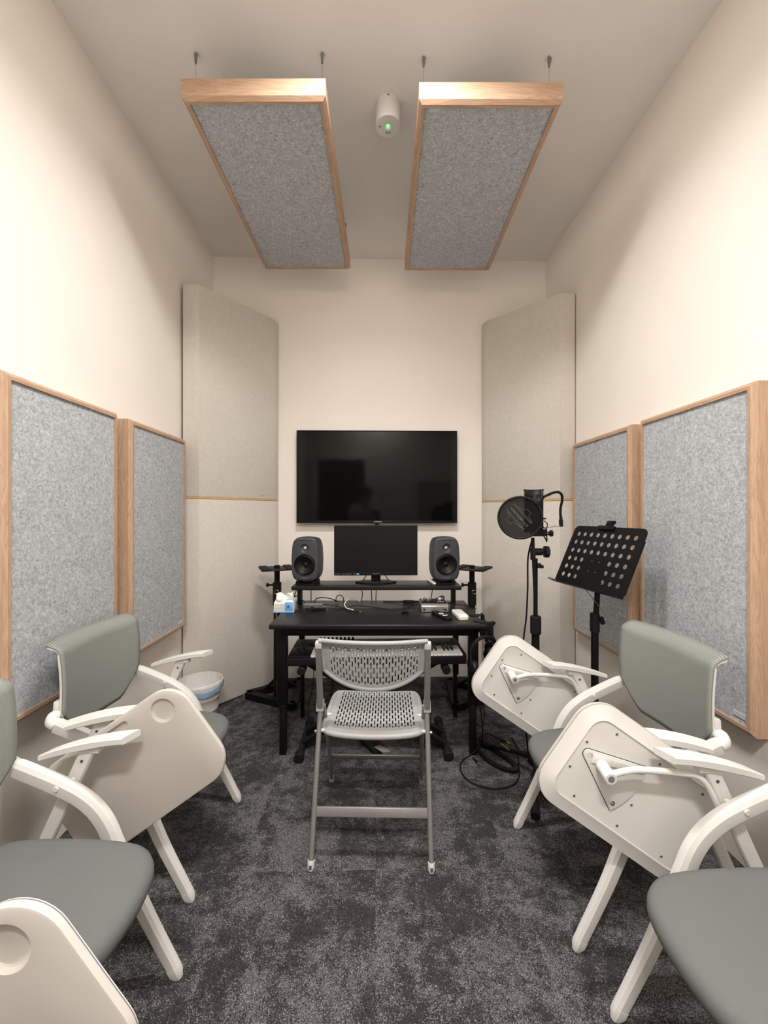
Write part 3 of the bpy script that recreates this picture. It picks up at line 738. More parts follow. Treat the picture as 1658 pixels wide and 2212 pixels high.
def headphones(label, loc, rz, tilt=0):
    h = thing('headphones', label, 'headphones', loc, rz, 'headphones hung at the desk corner')
    arc = [(.078*math.cos(a), 0, .085*math.sin(a)) for a in [R(-12+12*i) for i in range(18)]]
    sec = [(.011*x, .0045*y) for x, y in circ(1, 12)]
    hb = link('headband', MB().tube([(p[0], p[1], p[2]) for p in arc], 1, sec=sec, up=(1, 0, 0)), 'rubber', h)
    link('pad', MB().tube([(p[0]*.91, p[1], p[2]*.91) for p in arc[4:14]], 1, sec=[(.009*x, .005*y) for x, y in circ(1, 10)], up=(1, 0, 0)), 'black_plastic', hb)
    for s_ in (-1, 1):
        yk = MB().tube([(s_*.078, 0, -.005), (s_*.083, -.02, -.035), (s_*.08, -.03, -.075)], .004, 8, 4).tube([(s_*.078, 0, -.005), (s_*.083, .02, -.035), (s_*.08, .03, -.075)], .004, 8, 4)
        link('yoke', yk, 'black_metal', h)
        q = at(s_*.066, 0, -.075) @ Matrix.Rotation(R(90*s_), 4, 'Y')
        link('ear_cup', MB().lathe([(0, .016), (.028, .015), (.037, .008), (.039, -.004), (0, -.004)], 28, q), 'black_plastic', h)
        link('ear_pad', MB().lathe([(.020, -.004), (.020, -.016), (.028, -.022), (.037, -.017), (.040, -.006), (.036, -.002)], 28, q), 'rubber', h)
    return h
headphones('black headphones hanging from the front hook, headband facing the camera', (.560, 2.048, .612), R(8))
headphones('black headphones hanging edge-on from the rear hook at the desk right side', (.650, 2.255, .625), R(72))
coil = []
def path_len(pts): return sum((b-a).length for a, b in zip(pts, pts[1:]))
cp_ = catmull([(.563, 2.30, .016), (.57, 2.20, .016), (.60, 2.12, .016), (.65, 2.06, .016), (.70, 2.04, .016), (.725, 2.06, .016), (.71, 2.12, .016), (.67, 2.19, .016), (.635, 2.25, .016)], 30)
turns = 90; n_ = turns*9
def along(pts, f):
    k = f*(len(pts)-1); i = min(int(k), len(pts)-2); return pts[i].lerp(pts[i+1], k-i), (pts[i+1]-pts[i]).normalized()
for i in range(n_+1):
    c, tg = along(cp_, i/n_); sd = tg.cross(Vector((0, 0, 1))).normalized(); a = 2*math.pi*turns*i/n_
    coil.append(c+sd*(.0095*math.cos(a))+Vector((0, 0, 1))*(.0095*math.sin(a)))
tag(link('coiled_cable', MB().tube(coil, .0026, 5), 'rubber'), 'coiled black headphone cable lying in a bend on the carpet', 'cable')
cable('long black cable forming a big loop on the carpet right of the folding chair', [(.565, 2.24, .42), (.575, 2.23, .30), (.585, 2.19, .16), (.575, 2.2, .06), (.52, 2.19, .006), (.462, 2.14, .005), (.437, 2.06, .005), (.462, 1.975, .005), (.53, 1.93, .005), (.60, 1.922, .005), (.675, 1.95, .005), (.725, 2.02, .005), (.76, 2.13, .005), (.80, 2.28, .005), (.80, 2.35, .005)], .0042)
cable('thin black cable hanging in a loop beside the desk right leg', [(.57, 2.27, .40), (.60, 2.27, .28), (.615, 2.26, .19), (.595, 2.25, .13), (.57, 2.25, .14), (.545, 2.25, .19)], .0026)
cable('black jack lead curving up from the coiled cable end', [(.575, 2.32, .008), (.62, 2.36, .01), (.67, 2.39, .01), (.70, 2.36, .008), (.735, 2.32, .008)], .003)
j = thing('jack_plug', 'black and gold jack plug lying beyond the stand leg on the carpet', 'plug', (.745, 2.312, .008), R(-40))
link('grip', MB().cyl((-.02, 0, 0), (.012, 0, 0), .0055, 10), 'rubber', j); link('tip', MB().cyl((.012, 0, 0), (.035, 0, 0), .003, 8), 'yellow_print', j)
j = thing('jack_plug', 'black jack plug lying on the carpet by the desk right front foot', 'plug', (.535, 2.13, .008), R(-72))
link('grip', MB().cyl((-.03, 0, 0), (.01, 0, 0), .006, 10), 'rubber', j); link('tip', MB().cyl((.01, 0, 0), (.03, 0, 0), .003, 8), 'chrome', j)

# ------------------------------------------------------------------ microphone on its boom stand
ms = thing('microphone_stand', 'black boom microphone stand with a folded tripod base', 'microphone stand', (.800, 2.0, 0))
link('hub', MB().lathe([(0, .065), (.026, .065), (.040, .085), (.042, .12), (.030, .15), (.018, .17), (0, .17)], 24), 'black_plastic', ms)
for i, (dx, dy) in enumerate(((-.195, .285), (-.112, -.275), (.31, .03))):
    d = Vector((dx, dy)); L = d.length; u = d/L
    lg = link('leg', MB().tube([(u.x*.03, u.y*.03, .10), (u.x*(L-.03), u.y*(L-.03), .022)], .0125, 10), 'black_metal', ms)
    link('rubber_foot', MB().tube([(u.x*(L-.05), u.y*(L-.05), .026), (u.x*(L+.005), u.y*(L+.005), .019)], .0185, 12), 'rubber', lg)
    if i == 0:
        ang = math.atan2(-u.y, -u.x)
        q = at(u.x*.19, u.y*.19, .072) @ Matrix.Rotation(ang, 4, 'Z') @ Matrix.Rotation(R(-6+0), 4, 'Y') @ Matrix.Rotation(R(58), 4, 'X')
        q2 = at(u.x*.175, u.y*.175, .0715) @ Matrix.Rotation(ang, 4, 'Z') @ Matrix.Rotation(R(-13), 4, 'Y').inverted() @ Matrix.Rotation(R(62), 4, 'X') @ at(0, 0, .0135)
        text('printed_lettering', 'GRAVITY', .0105, 'yellow_print', lg, q2, sx=1.3)
link('lower_tube', MB().cyl((0, 0, .15), (0, 0, .70), .0145, 16), 'black_metal', ms)
link('clutch', MB().cyl((0, 0, .60), (0, 0, .72), .019, 16, .004), 'black_plastic', ms)
link('upper_tube', MB().cyl((0, 0, .68), (0, 0, 1.10), .0105, 14), 'black_metal', ms)
link('foam_grip', MB().cyl((-.004, -.012, .725), (-.004, -.012, .815), .026, 18, .004), 'rubber', ms)
link('boom_arm', MB().cyl((-.002, -.020, .74), (-.026, -.030, 1.205), .0085, 12), 'black_metal', ms)
kn = MB().cyl((-.030, -.02, 1.135), (.025, -.02, 1.135), .018, 16, .003).box((-.024, -.028, 1.125), (.018, .03, .06), bevel=.004).cyl((.02, -.02, 1.135), (.040, -.02, 1.135), .006, 10)
link('swivel_clamp', kn, 'black_plastic', ms)
kb_ = MB()
gear = []
for k in range(24): rr = .029 if k % 3 else .026; gear.append((rr*math.cos(2*math.pi*k/24), rr*math.sin(2*math.pi*k/24)))
kb_.prism(gear, 0, .02, at(.036, -.02, 1.135) @ Matrix.Rotation(R(90), 4, 'Y'), bevel=.002)
link('tightening_knob', kb_, 'black_plastic', ms)
link('small_clip', MB().box((.012, -.01, 1.065), (.022, .02, .024), bevel=.003).cyl((.02, -.01, 1.06), (.034, -.01, 1.06), .009, 10), 'black_plastic', ms)
# microphone inside its shield, on the boom end
mi = thing('microphone', 'black studio microphone in a shock mount behind the pop filter', 'microphone', (.772, 1.985, 1.20))
link('mic_body', MB().lathe([(0, .20), (.016, .197), (.024, .18), (.025, .10), (.025, .02), (.02, 0), (0, 0)], 24, at(.02, .0, .02)), 'black_metal', mi)
sh_ = MB(); rows = []
for k in range(13):
    a = R(20+140*k/12); rows.append((.052*math.cos(a)*1.0+.022, .05*math.sin(a)+.005))
sh_.grid([[(x, y, z) for x, y in rows] for z in (.03, .09, .15, .205, .243)])
so = link('curved_shield', sh_, 'black_plastic', mi, 60); so.modifiers.new('thick', 'SOLIDIFY').thickness = .006
link('shield_lip', MB().tube([(x, y, .243) for x, y in rows], .004, 8), 'rubber', mi)
mt = MB()
for z in (.04, .10): mt.tube([(.02+.048*math.cos(a), .048*math.sin(a), z) for a in [2*math.pi*k/24 for k in range(24)]], .004, 8, closed=True)
for a in (20, 110, 200, 290): mt.cyl((.02+.048*math.cos(R(a)), .048*math.sin(R(a)), .04), (.02+.048*math.cos(R(a)), .048*math.sin(R(a)), .10), .0035, 8)
mt.tube([(.055, -.02, .09), (.072, -.02, .075), (.068, -.02, .05), (.05, -.02, .06)], .0022, 6, 4)
mt.tube([(.04, -.03, .03), (.06, -.03, .0), (.066, -.03, -.012), (.064, -.03, .05)], .003, 6, 4)
link('shock_mount', mt, 'black_metal', mi)
link('mount_block', MB().box((.03, -.01, .03), (.07, .04, .035), bevel=.004), 'black_plastic', mi)
bl = MB().cyl((.055, -.02, .027), (.078, -.02, .027), .005, 10)
link('mount_screw', bl, 'chrome', mi)
gk = MB(); gk.prism([( (.016 if k % 4 else .013)*math.cos(2*math.pi*k/20), (.016 if k % 4 else .013)*math.sin(2*math.pi*k/20)) for k in range(20)], 0, .012, at(.086, -.02, .027) @ Matrix.Rotation(R(90), 4, 'Y'), bevel=.0015)
gk.cyl((.074, -.02, .027), (.088, -.02, .027), .009, 12)
link('mount_knob', gk, 'black_plastic', mi)
# pop filter
pf = thing('pop_filter', 'round black pop filter on a gooseneck in front of the microphone', 'pop filter', (.700, 1.94, 1.305), R(-22))
RP = .101
link('rim', MB().tube([(RP*math.cos(a), 0, RP*math.sin(a)) for a in [2*math.pi*k/48 for k in range(48)]], .0055, 10, closed=True), 'black_plastic', pf)
g = MB().prism(circ(RP, 48), -.0004, .0004, FACE)
link('gauze', g, 'gauze', pf)
ln = MB(); q = at(-.002, -.004, .0) @ Matrix.Rotation(R(50), 4, 'Y') @ Matrix.Diagonal((1.12, 1, 1.15, 1))
def pline(pts, closed=True):
    P = [q @ Vector((x, 0, z)) for x, z in pts]; ln.tube(P, .0006, 5, closed=closed)
pline([(-.062, .018), (.050, .018), (.050, -.016), (-.062, -.016)]); pline([(-.055, .023), (.052, .023)], False); pline([(-.055, -.021), (.052, -.021)], False)
pline([(-.040, .024), (-.012, .033), (-.010, .046), (.016, .046), (.018, .033), (.050, .024)], False)
pline([(-.050, -.021), (-.028, -.031), (-.030, -.046), (-.004, -.046), (-.002, -.033), (.040, -.022)], False)
link('printed_outline', ln, 'ink_grey', pf, 38)
for k, ch_ in enumerate('SONTRONICS'):
    text('printed_letter', ch_, .013, 'ink_grey', pf, at(0, 0, 0) @ q @ at(-.052+.0108*k, 0, .0) @ FACE)
link('edge_clamp', MB().box((.080, .0, .076), (.03, .018, .022), (0, R(-45), 0), .003).cyl((.074, 0, .070), (.105, 0, .098), .008, 12), 'black_plastic', pf)
gw = [(.105, 0, .098), (.124, .018, .108), (.150, .046, .120), (.174, .075, .124), (.190, .092, .112), (.193, .100, .086), (.186, .098, .05), (.185, .098, .02), (.187, .098, -.010)]
link('gooseneck', MB().tube(gw, .0062, 10, 8), 'rubber', pf)
link('gooseneck_socket', MB().cyl((.187, .098, -.008), (.188, .098, -.045), .0095, 12, .002).cyl((.187, .098, .006), (.187, .098, -.012), .007, 10), 'black_plastic', pf)
link('metal_arm', MB().cyl((.200, .100, -.037), (.096, .082, -.050), .0038, 10), 'chrome', pf)
cable('black microphone cable hanging beside the boom stand', [(.785, 2.0, 1.20), (.770, 2.02, 1.10), (.772, 2.03, .95), (.765, 2.03, .80), (.75, 2.03, .68), (.742, 2.04, .5), (.77, 2.06, .25), (.80, 2.10, .06), (.80, 2.18, .008), (.80, 2.30, .005)], .0042)

# ------------------------------------------------------------------ music stand
mu = thing('music_stand', 'black music stand with a perforated tilted desk, right of the microphone', 'music stand', (1.10, 2.0, 0))
Mb = Matrix.Translation((.009, 0, 1.101)) @ Matrix.Rotation(-1.393, 4, 'Z') @ Matrix.Rotation(-.424, 4, 'X')
# plate drawn in local x (width) z (height) -> drawing xy
Wm, Hm = .49, .34
bmx = bmesh.new(); out = rrect(Wm, Hm, (.03, .03, .004, .004), 6)
vs = [bmx.verts.new((p[0], p[1], 0)) for p in out]; ed = [bmx.edges.new((vs[i], vs[(i+1) % len(vs)])) for i in range(len(vs))]
for r_ in range(6):
    cols = range(9) if r_ < 3 else (0, 1, 2, 6, 7, 8)
    for c in cols:
        cx = -.196+.0485*c; cz = .122-.0475*r_
        h = [bmx.verts.new((cx+.0122*math.cos(2*math.pi*k/16), cz+.0122*math.sin(2*math.pi*k/16), 0)) for k in range(16)]
        ed += [bmx.edges.new((h[i], h[(i+1) % 16])) for i in range(16)]
bmesh.ops.triangle_fill(bmx, edges=ed, use_beauty=True)
bd = MB().merge(bmx, Mb @ FACE); po = flat_shade(link('desk_plate', bd, 'black_metal', mu, recalc=False)); sm = po.modifiers.new('thick', 'SOLIDIFY'); sm.thickness = .0022; sm.offset = 0
rim = MB()
for s_ in (-1, 1): rim.box((s_*(Wm/2-.001), .003, -.02), (.003, .007, .26), mat=Mb)
link('side_flange', rim, 'black_metal', mu)
link('ledge', MB().box((0, -.022, -Hm/2+.002), (Wm, .045, .003), mat=Mb), 'black_metal', mu)
wr = MB().tube([Mb @ Vector(p) for p in ((-.235, -.055, -.168), (-.238, -.045, -.164), (-.19, -.052, -.164), (-.16, -.052, -.172))], .0018, 6, 4)
link('page_holder', wr, 'chrome', mu)
wr = MB().tube([Mb @ Vector(p) for p in ((.03, -.045, -.164), (.10, -.05, -.19), (.20, -.06, -.235), (.285, -.065, -.275))], .0018, 6, 4)
link('page_holder', wr, 'chrome', mu)
link('holder_clip', MB().box((.045, -.047, -.168), (.03, .008, .008), bevel=.002, mat=Mb), 'black_metal', mu)
cp = MB().box((-.005, -.006, .162), (.108, .016, .022), bevel=.002, mat=Mb).box((.005, -.004, .186), (.034, .02, .03), bevel=.005, mat=Mb).cyl(Mb @ Vector((-.014, 0, .196)), Mb @ Vector((.028, 0, .196)), .009, 10)
cp.box((.026, -.004, .184), (.016, .008, .008), (0, .5, 0), .002, mat=Mb)
link('paper_clip', cp, 'black_metal', mu)
sc = MB()
for x, z in ((-.02, -.02), (.03, -.02), (-.02, -.075), (.03, -.075)): sc.cyl(Mb @ Vector((x, -.001, z)), Mb @ Vector((x, -.003, z)), .003, 8)
link('rivets', sc, 'ink_grey', mu)
link('tilt_bracket', MB().box((0, .02, -.05), (.09, .03, .08), bevel=.005, mat=Mb).cyl((.03, .0, 1.0), (.03, 0, 1.09), .016, 12), 'black_metal', mu)
link('upper_tube', MB().cyl((.0, 0, .72), (.022, 0, 1.06), .0135, 14), 'black_metal', mu)
link('lower_tube', MB().cyl((0, 0, .10), (0, 0, .80), .0175, 16), 'black_metal', mu)
link('collar', MB().cyl((0, 0, .73), (0, 0, .825), .0225, 16, .003), 'black_plastic', mu)
link('wing_knob', MB().box((.030, -.012, .79), (.022, .02, .042), (0, -.3, 0), .008).cyl((.01, -.01, .79), (.03, -.012, .79), .006, 8), 'black_plastic', mu)
link('leg_collar', MB().cyl((0, 0, .30), (0, 0, .36), .024, 16, .004).cyl((0, 0, .08), (0, 0, .13), .022, 14, .003), 'black_plastic', mu)
for a in (197, 317, 77):
    u = Vector((math.cos(R(a)), math.sin(R(a))))
    L_ = .31 if a == 197 else .27
    lg = link('leg', MB().tube([(u.x*.02, u.y*.02, .33), (u.x*L_, u.y*L_, .022)], .010, 10), 'black_metal', mu)
    link('strut', MB().tube([(u.x*.02, u.y*.02, .105), (u.x*.165, u.y*.165, .165)], .005, 8), 'black_metal', lg)
    link('rubber_foot', MB().tube([(u.x*(L_-.03), u.y*(L_-.03), .045), (u.x*(L_+.012), u.y*(L_+.012), .016)], .015, 10), 'rubber', lg)

# ------------------------------------------------------------------ waste bin
wb = thing('waste_bin', 'round beige waste bin lined with a clear bag, in the left corner', 'waste bin', (-1.100, 2.555, 0))
link('bucket', MB().lathe([(0, .004), (.088, .0), (.092, .004), (.104, .10), (.1055, .102), (.1055, .105), (.1045, .107), (.114, .175), (.1155, .177), (.1155, .18), (.1145, .182), (.128, .272), (.131, .278), (.128, .279), (.125, .274), (.090, .012), (0, .01)], 48), 'bin_plastic', wb)
bag = MB(); rows = []
prof = [(.131, .225), (.134, .262), (.1345, .279), (.128, .281), (.118, .24), (.104, .18), (.07, .10), (.03, .08), (.004, .085)]
for i, (r_, z) in enumerate(prof):
    rows.append([((r_+random.uniform(-.0012, .0012)*(1+i*.5)) * math.cos(2*math.pi*k/40), (r_+random.uniform(-.0012, .0012)*(1+i*.4))*math.sin(2*math.pi*k/40), z+random.uniform(-.004, .004)*(0 if 1 < i < 4 else 1)) for k in range(40)])
link('bag', bag.grid(rows, closed_u=True), 'bag_film', wb, 80)
rows = [[((r_+.002*math.sin(5*a)) * math.cos(a), (r_+.002*math.sin(5*a))*math.sin(a), z+.006*math.sin(3*a+1)) for a in [2*math.pi*k/48 for k in range(48)]] for r_, z in ((.129, .215), (.134, .232), (.1365, .250))]
bo = link('blue_band', MB().grid(rows, closed_u=True), 'blue_film', wb, 80)

# ------------------------------------------------------------------ white training chairs with folding writing tablets
def lift(p, y): return (p[0], y, p[1])
def training_chair(label, loc, rz):
    c = thing('tablet_chair', label, 'chair', loc, rz, 'white chairs with writing tablets')
    # --- seat cushion: D shape, domed
    def outline(k, z):
        pts = [(-.145, .0), (-.140, .15), (-.10, .186), (.05, .190), (.20, .176), (.268, .150), (.306, .105), (.319, .05), (.322, 0)]
        full = pts+[(x, -y) for x, y in pts[-2:0:-1]]
        return [(p.x*1.0*(1-k)+.09*k, p.y*(1-k), z) for p in catmull([(x, y, 0) for x, y in full], 5, True)]
    sl = [outline(.06, .402), outline(.02, .404), outline(.0, .416), outline(.0, .430), outline(.02, .443), outline(.07, .4515), outline(.16, .456), outline(.35, .459), outline(.7, .460)]
    link('seat', MB().loops(sl), 'seat_fabric', c, 60)
    link('seat_pan', MB().loops([outline(.15, .386), outline(.08, .388), outline(.06, .403)]), 'white_plastic', c)
    sb = MB()
    for x, z in ((-.02, .40), (.120, .392)): sb.tube([(x, -.232, z), (x, -.17, .380), (x, .17, .380), (x, .232, z)] if x > 0 else [(x, -.20, .395), (x, -.17, .380), (x, .17, .380), (x, .20, .395)], .010, 10, 5)
    link('seat_bar', sb, 'white_metal', c)
    # --- side tubes: from the back joint forward, bending down into the front legs
    side = [(-.150, .608), (-.09, .583), (-.03, .556), (.025, .526), (.068, .490), (.100, .445), (.125, .385), (.162, .300), (.212, .186), (.291, .030)]
    sec = [(1.0*x, 1.25*y) for x, y in ((-.85, -.9), (0, -1.08), (.85, -.9), (1, -.3), (1, .45), (.62, .92), (0, 1.0), (-.62, .92), (-1, .45), (-1, -.3))]
    for s_ in (-1, 1):
        t_ = link('leg', MB().tube([lift(p, s_*.238) for p in side], [.0170, .0175, .0175, .0175, .0175, .0175, .0175, .0165, .015, .0135], smooth=5, sec=sec, up=(.3, 0, 1)), 'white_metal', c, 30)
        link('foot_cap', MB().tube([lift((.2885, .034), s_*.238), lift((.2965, .017), s_*.238), lift((.304, .0005), s_*.238)], [.0141, .0138, .0080], sec=sec, up=(.3, 0, 1)), 'white_plastic', t_, 30)
        link('bolt', MB().cyl((-.028, s_*.238, .556), (-.028, s_*.2165, .556), .0075, 14, .001), 'white_metal', t_)
        link('cross_pin', MB().cyl((-.022, s_*.25, .556), (-.006, s_*.268, .556), .0055, 10), 'white_metal', t_)
        # rear leg: flat bar from the armrest down and back
        a, b_ = Vector((.030, s_*.272, .645)), Vector((-.262, s_*.272, .012))
        fsec = [(.010*x, .0205*y) for x, y in ((-1, -.8), (-.5, -1), (.5, -1), (1, -.8), (1, .8), (.5, 1), (-.5, 1), (-1, .8))]
        rl = link('leg', MB().tube([a, b_], [1, .82], sec=fsec, up=(1, 0, 0)), 'white_metal', c, 30)
        link('foot_cap', MB().box((b_.x-.003, b_.y, .009), (.040, .024, .018), bevel=.004), 'white_plastic', rl)
        link('rivet', MB().cyl((.013, s_*.272-.0115, .608), (.013, s_*.272+.0115, .608), .0042, 12), 'ink_dark', rl)
        # armrest: arched pad, drooping to the back
        rows = []
        for i in range(13):
            u = i/12; x = -.092+.240*u; zt = .632+.084*u-.036*u*u; wd = .0275-.003*(1-u)
            th = .0145+.0070*math.sin(min(1, .12+u*1.05)*2.4)
            pr = [(-wd, zt-.002), (-wd+.003, zt), (wd-.003, zt), (wd, zt-.002), (wd, zt-th+.003), (wd-.004, zt-th), (-wd+.004, zt-th), (-wd, zt-th+.003)]
            rows.append([(x+.42*y*s_, s_*.274+y, z) for y, z in pr])
        link('armrest', MB().loops(rows), 'white_plastic', c, 30)
        link('arm_socket', MB().box((.034, s_*.273, .640), (.058, .028, .020), bevel=.004), 'white_metal', c)
        # joint between tube and backrest
        jb = MB().tube([(-.150, s_*.238, .608), (-.166, s_*.236, .617), (-.170, s_*.225, .628), (-.158, s_*.210, .640)], [.0195, .0215, .021, .014], 12, 4)
        jb.box((-.166, s_*.212, .650), (.022, .026, .060), (0, R(4), 0), .006)
        link('back_joint', jb, 'white_plastic', c)
    # --- backrest: woven mesh over a thin white frame, top edge rolled back, lower edge swept
    NU, NV = 25, 27
    def back(u, v, off=0):
        y = u*.222
        k_ = max(0, min(1, (abs(u)-.55)/.45)); zb = .532+.110*(k_*k_*(1.6-.6*k_))-.006*(1-u*u)
        zt = .868
        z = zb+(zt-zb)*v
        wd = 1-.10*max(0, (.62-z)/.10)*abs(u)
        bow = .040*u*u
        x = -.178+bow-.01*v+.018*math.sin(v*math.pi)*.35
        roll = max(0, v-.90)/.10
        x -= .050*roll**1.6; z = z+.012*math.sin(min(1, roll)*math.pi/2)*1.0-.004*roll
        return (x-off, y*wd, z)
    grid = [[back(-1+2*j/(NU-1), (i/(NV-1))**.9) for j in range(NU)] for i in range(NV)]
    bo = link('backrest', MB().grid(grid), 'back_mesh', c, 70); sm = bo.modifiers.new('thick', 'SOLIDIFY'); sm.thickness = .008; sm.offset = -1
    edge = []
    def ep(u, v):
        p_ = back(u, v); r_ = max(0, min(1, (v-.86)/.14))
        return (p_[0]-.0125*(1-r_)+.006*r_, p_[1], p_[2]-.0150*r_)
    for i in range(NV-1, -1, -1): edge.append(ep(-.975, (i/(NV-1))**.9))
    for j in range(1, NU): edge.append(ep((-1+2*j/(NU-1))*.975, .012))
    for i in range(1, NV): edge.append(ep(.975, (i/(NV-1))**.9))
    for j in range(NU-2, 0, -1): edge.append(ep((-1+2*j/(NU-1))*.975, 1))
    link('back_frame', MB().tube(edge, .0062, 8, closed=True), 'white_plastic', c)
    # --- writing tablet, folded down outside the right arm
    yt = -.352
    ax = Vector((math.cos(R(35)), 0, math.sin(R(35)))); az = Vector((-math.sin(R(35)), 0, math.cos(R(35))))
    cen = ax*.470+az*.306+Vector((-.030, 0, 0))
    TL, TW = .535, .333
    q = Matrix.Translation((cen.x, yt, cen.z)) @ Matrix((ax, az, Vector((0, -1, 0)))).transposed().to_4x4()   # local z = outwards (top side)
    outer = rrect(TL, TW, (.085, .085, .085, .085), 9)
    # top sheet with cup hollow and pen groove
    b = bmesh.new(); ring_in = inset(outer, .005)
    vs = [b.verts.new((p[0], p[1], .011)) for p in ring_in]; ed = [b.edges.new((vs[i], vs[(i+1) % len(vs)])) for i in range(len(vs))]
    cup = circ(.038, 36, .185, .106); slot = rrect(.175, .022, .0105, 6, -.012, .139)
    hl = []
    for h in (cup, slot):
        hv = [b.verts.new((p[0], p[1], .011)) for p in h]; hl.append(h); ed += [b.edges.new((hv[i], hv[(i+1) % len(hv)])) for i in range(len(hv))]
    bmesh.ops.triangle_fill(b, edges=ed, use_beauty=True)
    tb = MB().merge(b, q)
    for h, cn, dp in ((cup, (.185, .106), .009), (slot, (-.012, .139), .008)):
        hin = [(cn[0]+(x-cn[0])*.90, cn[1]+(y-cn[1])*(.90 if h is cup else .72)) for x, y in h]
        tb.loops([[q @ Vector((x, y, .011)) for x, y in h], [q @ Vector((x, y, .011-dp*.8)) for x, y in hin], [q @ Vector((cn[0]+(x-cn[0])*.93, cn[1]+(y-cn[1])*.9, .011-dp)) for x, y in hin]], cap0=False)
    tb.loops([[q @ Vector((x, y, .011)) for x, y in ring_in], [q @ Vector((x, y, .0095)) for x, y in inset(outer, .0015)], [q @ Vector((x, y, .006)) for x, y in outer], [q @ Vector((x, y, -.001)) for x, y in outer], [q @ Vector((x, y, -.002)) for x, y in inset(outer, .004)]], cap0=False)
    bmesh.ops.remove_doubles(tb.bm, verts=tb.bm.verts, dist=.0002)
    tab = link('tablet', tb, 'tablet_top', c, 30)
    un = MB()
    L3 = lambda d, z: [q @ Vector((x, y, z)) for x, y in inset(outer, d)]
    un.loops([L3(.002, -.002), L3(.0015, -.006), L3(.0042, -.0065), L3(.041, -.0215), L3(.0435, -.0165), L3(.046, -.0165)], cap0=False)
    link('tablet_shell', un, 'white_plastic', tab, 20)
    link('seam', MB().loops([L3(.0011, -.0028), L3(.0011, -.0042)], cap0=False, cap1=False), 'ink_grey', tab)
    rg = MB().loops([L3(.0440, -.0166), L3(.046, -.0163)], cap0=False)
    for (x, y) in ((.208, .040), (.208, -.045), (.150, .107), (.150, -.107), (0, .107), (.0, -.107), (-.15, .107), (-.155, -.107), (-.208, 0), (.0, -.035)):
        link('screw', MB().cyl(q @ Vector((x, y, -.0155)), q @ Vector((x, y, -.0169)), .0032, 10), 'ink_dark', tab)
        rg.lathe([(.0034, -.0162), (.0036, -.0173), (.0056, -.0171), (.0058, -.0162)], 14, q @ at(x, y, 0))
    link('tablet_underside', rg, 'tablet_under', tab)
    # bracket: fan-shaped plate with a boss, and the bent rod back to the post
    ap = Vector((.325, .640)); loc2 = lambda p: ((p[0]-cen.x)*ax.x+(p[1]-cen.z)*ax.z, (p[0]-cen.x)*az.x+(p[1]-cen.z)*az.z)
    fan = []
    for k in range(4): a = R(20-40*k/3+45+35); 
    A0, A1, RR = R(193), R(249), .172
    fan = [(ap.x+.014*math.cos(A0-R(90)+ (A1-A0+R(180))*0 - 0), ap.y+.014*math.sin(A0-R(90)))]
    fan = []
    for k in range(7): a = A1+R(90)+(A0-R(90)+2*math.pi-(A1+R(90)))*k/6; fan.append((ap.x+.014*math.cos(a), ap.y+.014*math.sin(a)))
    for k in range(13): a = A0+(A1-A0)*k/12; fan.append((ap.x+RR*math.cos(a), ap.y+RR*math.sin(a)))
    fan2 = [loc2(p) for p in fan]
    link('bracket_gap_shade', MB().prism(inset(fan2, -.0016), -.0160, -.0172, q), 'ink_dark', tab, 30)  # thin dark plate, its colour stands for the shade in the recess round the bracket
    br = link('tablet_bracket', MB().prism(fan2, -.0150, -.0230, q, bevel=.003), 'white_plastic', tab, 30)
    bs = MB()
    rib = [loc2((ap.x+d*math.cos(A0+R(2))+e*math.cos(A0+R(92)), ap.y+d*math.sin(A0+R(2))+e*math.sin(A0+R(92)))) for d, e in ((.01, -.008), (.162, -.002), (.162, .010), (.01, .018))]
    bs.prism(rib, -.0225, -.0290, q, bevel=.002)
    link('bracket_rib', bs, 'white_plastic', br, 30)
    sc2 = MB()
    for d, a in ((.004, A0), (.154, A0+R(4)), (.154, A1-R(5))):
        p = loc2((ap.x+d*math.cos(a), ap.y+d*math.sin(a))); sc2.lathe([(0, -.0225), (.0022, -.0225), (.0022, -.0236), (.0065, -.0242), (.0075, -.0225)], 16, q @ at(p[0], p[1], 0))
    link('bracket_screw', sc2, 'chrome', br)
    bp = (.291, .614)
    pb = loc2(bp); P0 = q @ Vector((pb[0], pb[1], -.022)); P1 = P0+Vector((.004, .062, -.004))
    link('boss', MB().cyl(P0, P0.lerp(P1, .42), .0165, 22, .001).cyl(P0.lerp(P1, .44), P1, .0165, 22, .0015), 'white_plastic', br)
    link('boss_socket', MB().cyl(P1-Vector((0, .002, 0)), P1+Vector((0, .0012, 0)), .0085, 14), 'ink_grey', br)
    rd = [P1-Vector((0, .016, 0)), (.22, P1.y-.016, .625), (.10, P1.y-.012, .619), (.055, P1.y-.010, .612), (.030, P1.y-.006, .588), (.010, P1.y-.002, .545), (-.012, P1.y+.002, .497)]
    link('tablet_rod', MB().tube(rd, .0088, 12, 6), 'white_metal', c)
    return c
ch1 = training_chair('white tablet chair at the left wall, farther one, its tablet cup hollow in view', (-.932, 1.63, 0), 0)
c2 = dup(ch1, (-.865, .925, 0), R(0), 'white tablet chair at the left wall nearest the camera, cut by the left edge')
for k in kids(c2):
    if k.name.split('.')[0] == 'tablet': k.location = (.043, .050, -.035)          # this tablet hangs swung in closer to the arm
dup(ch1, (.903, 1.46, 0), R(180+2), 'white tablet chair at the right wall, farther one, grey mesh back in full view')
dup(ch1, (.926, .800, 0), R(180-1), 'white tablet chair at the right wall nearest the camera, cut by the right edge')

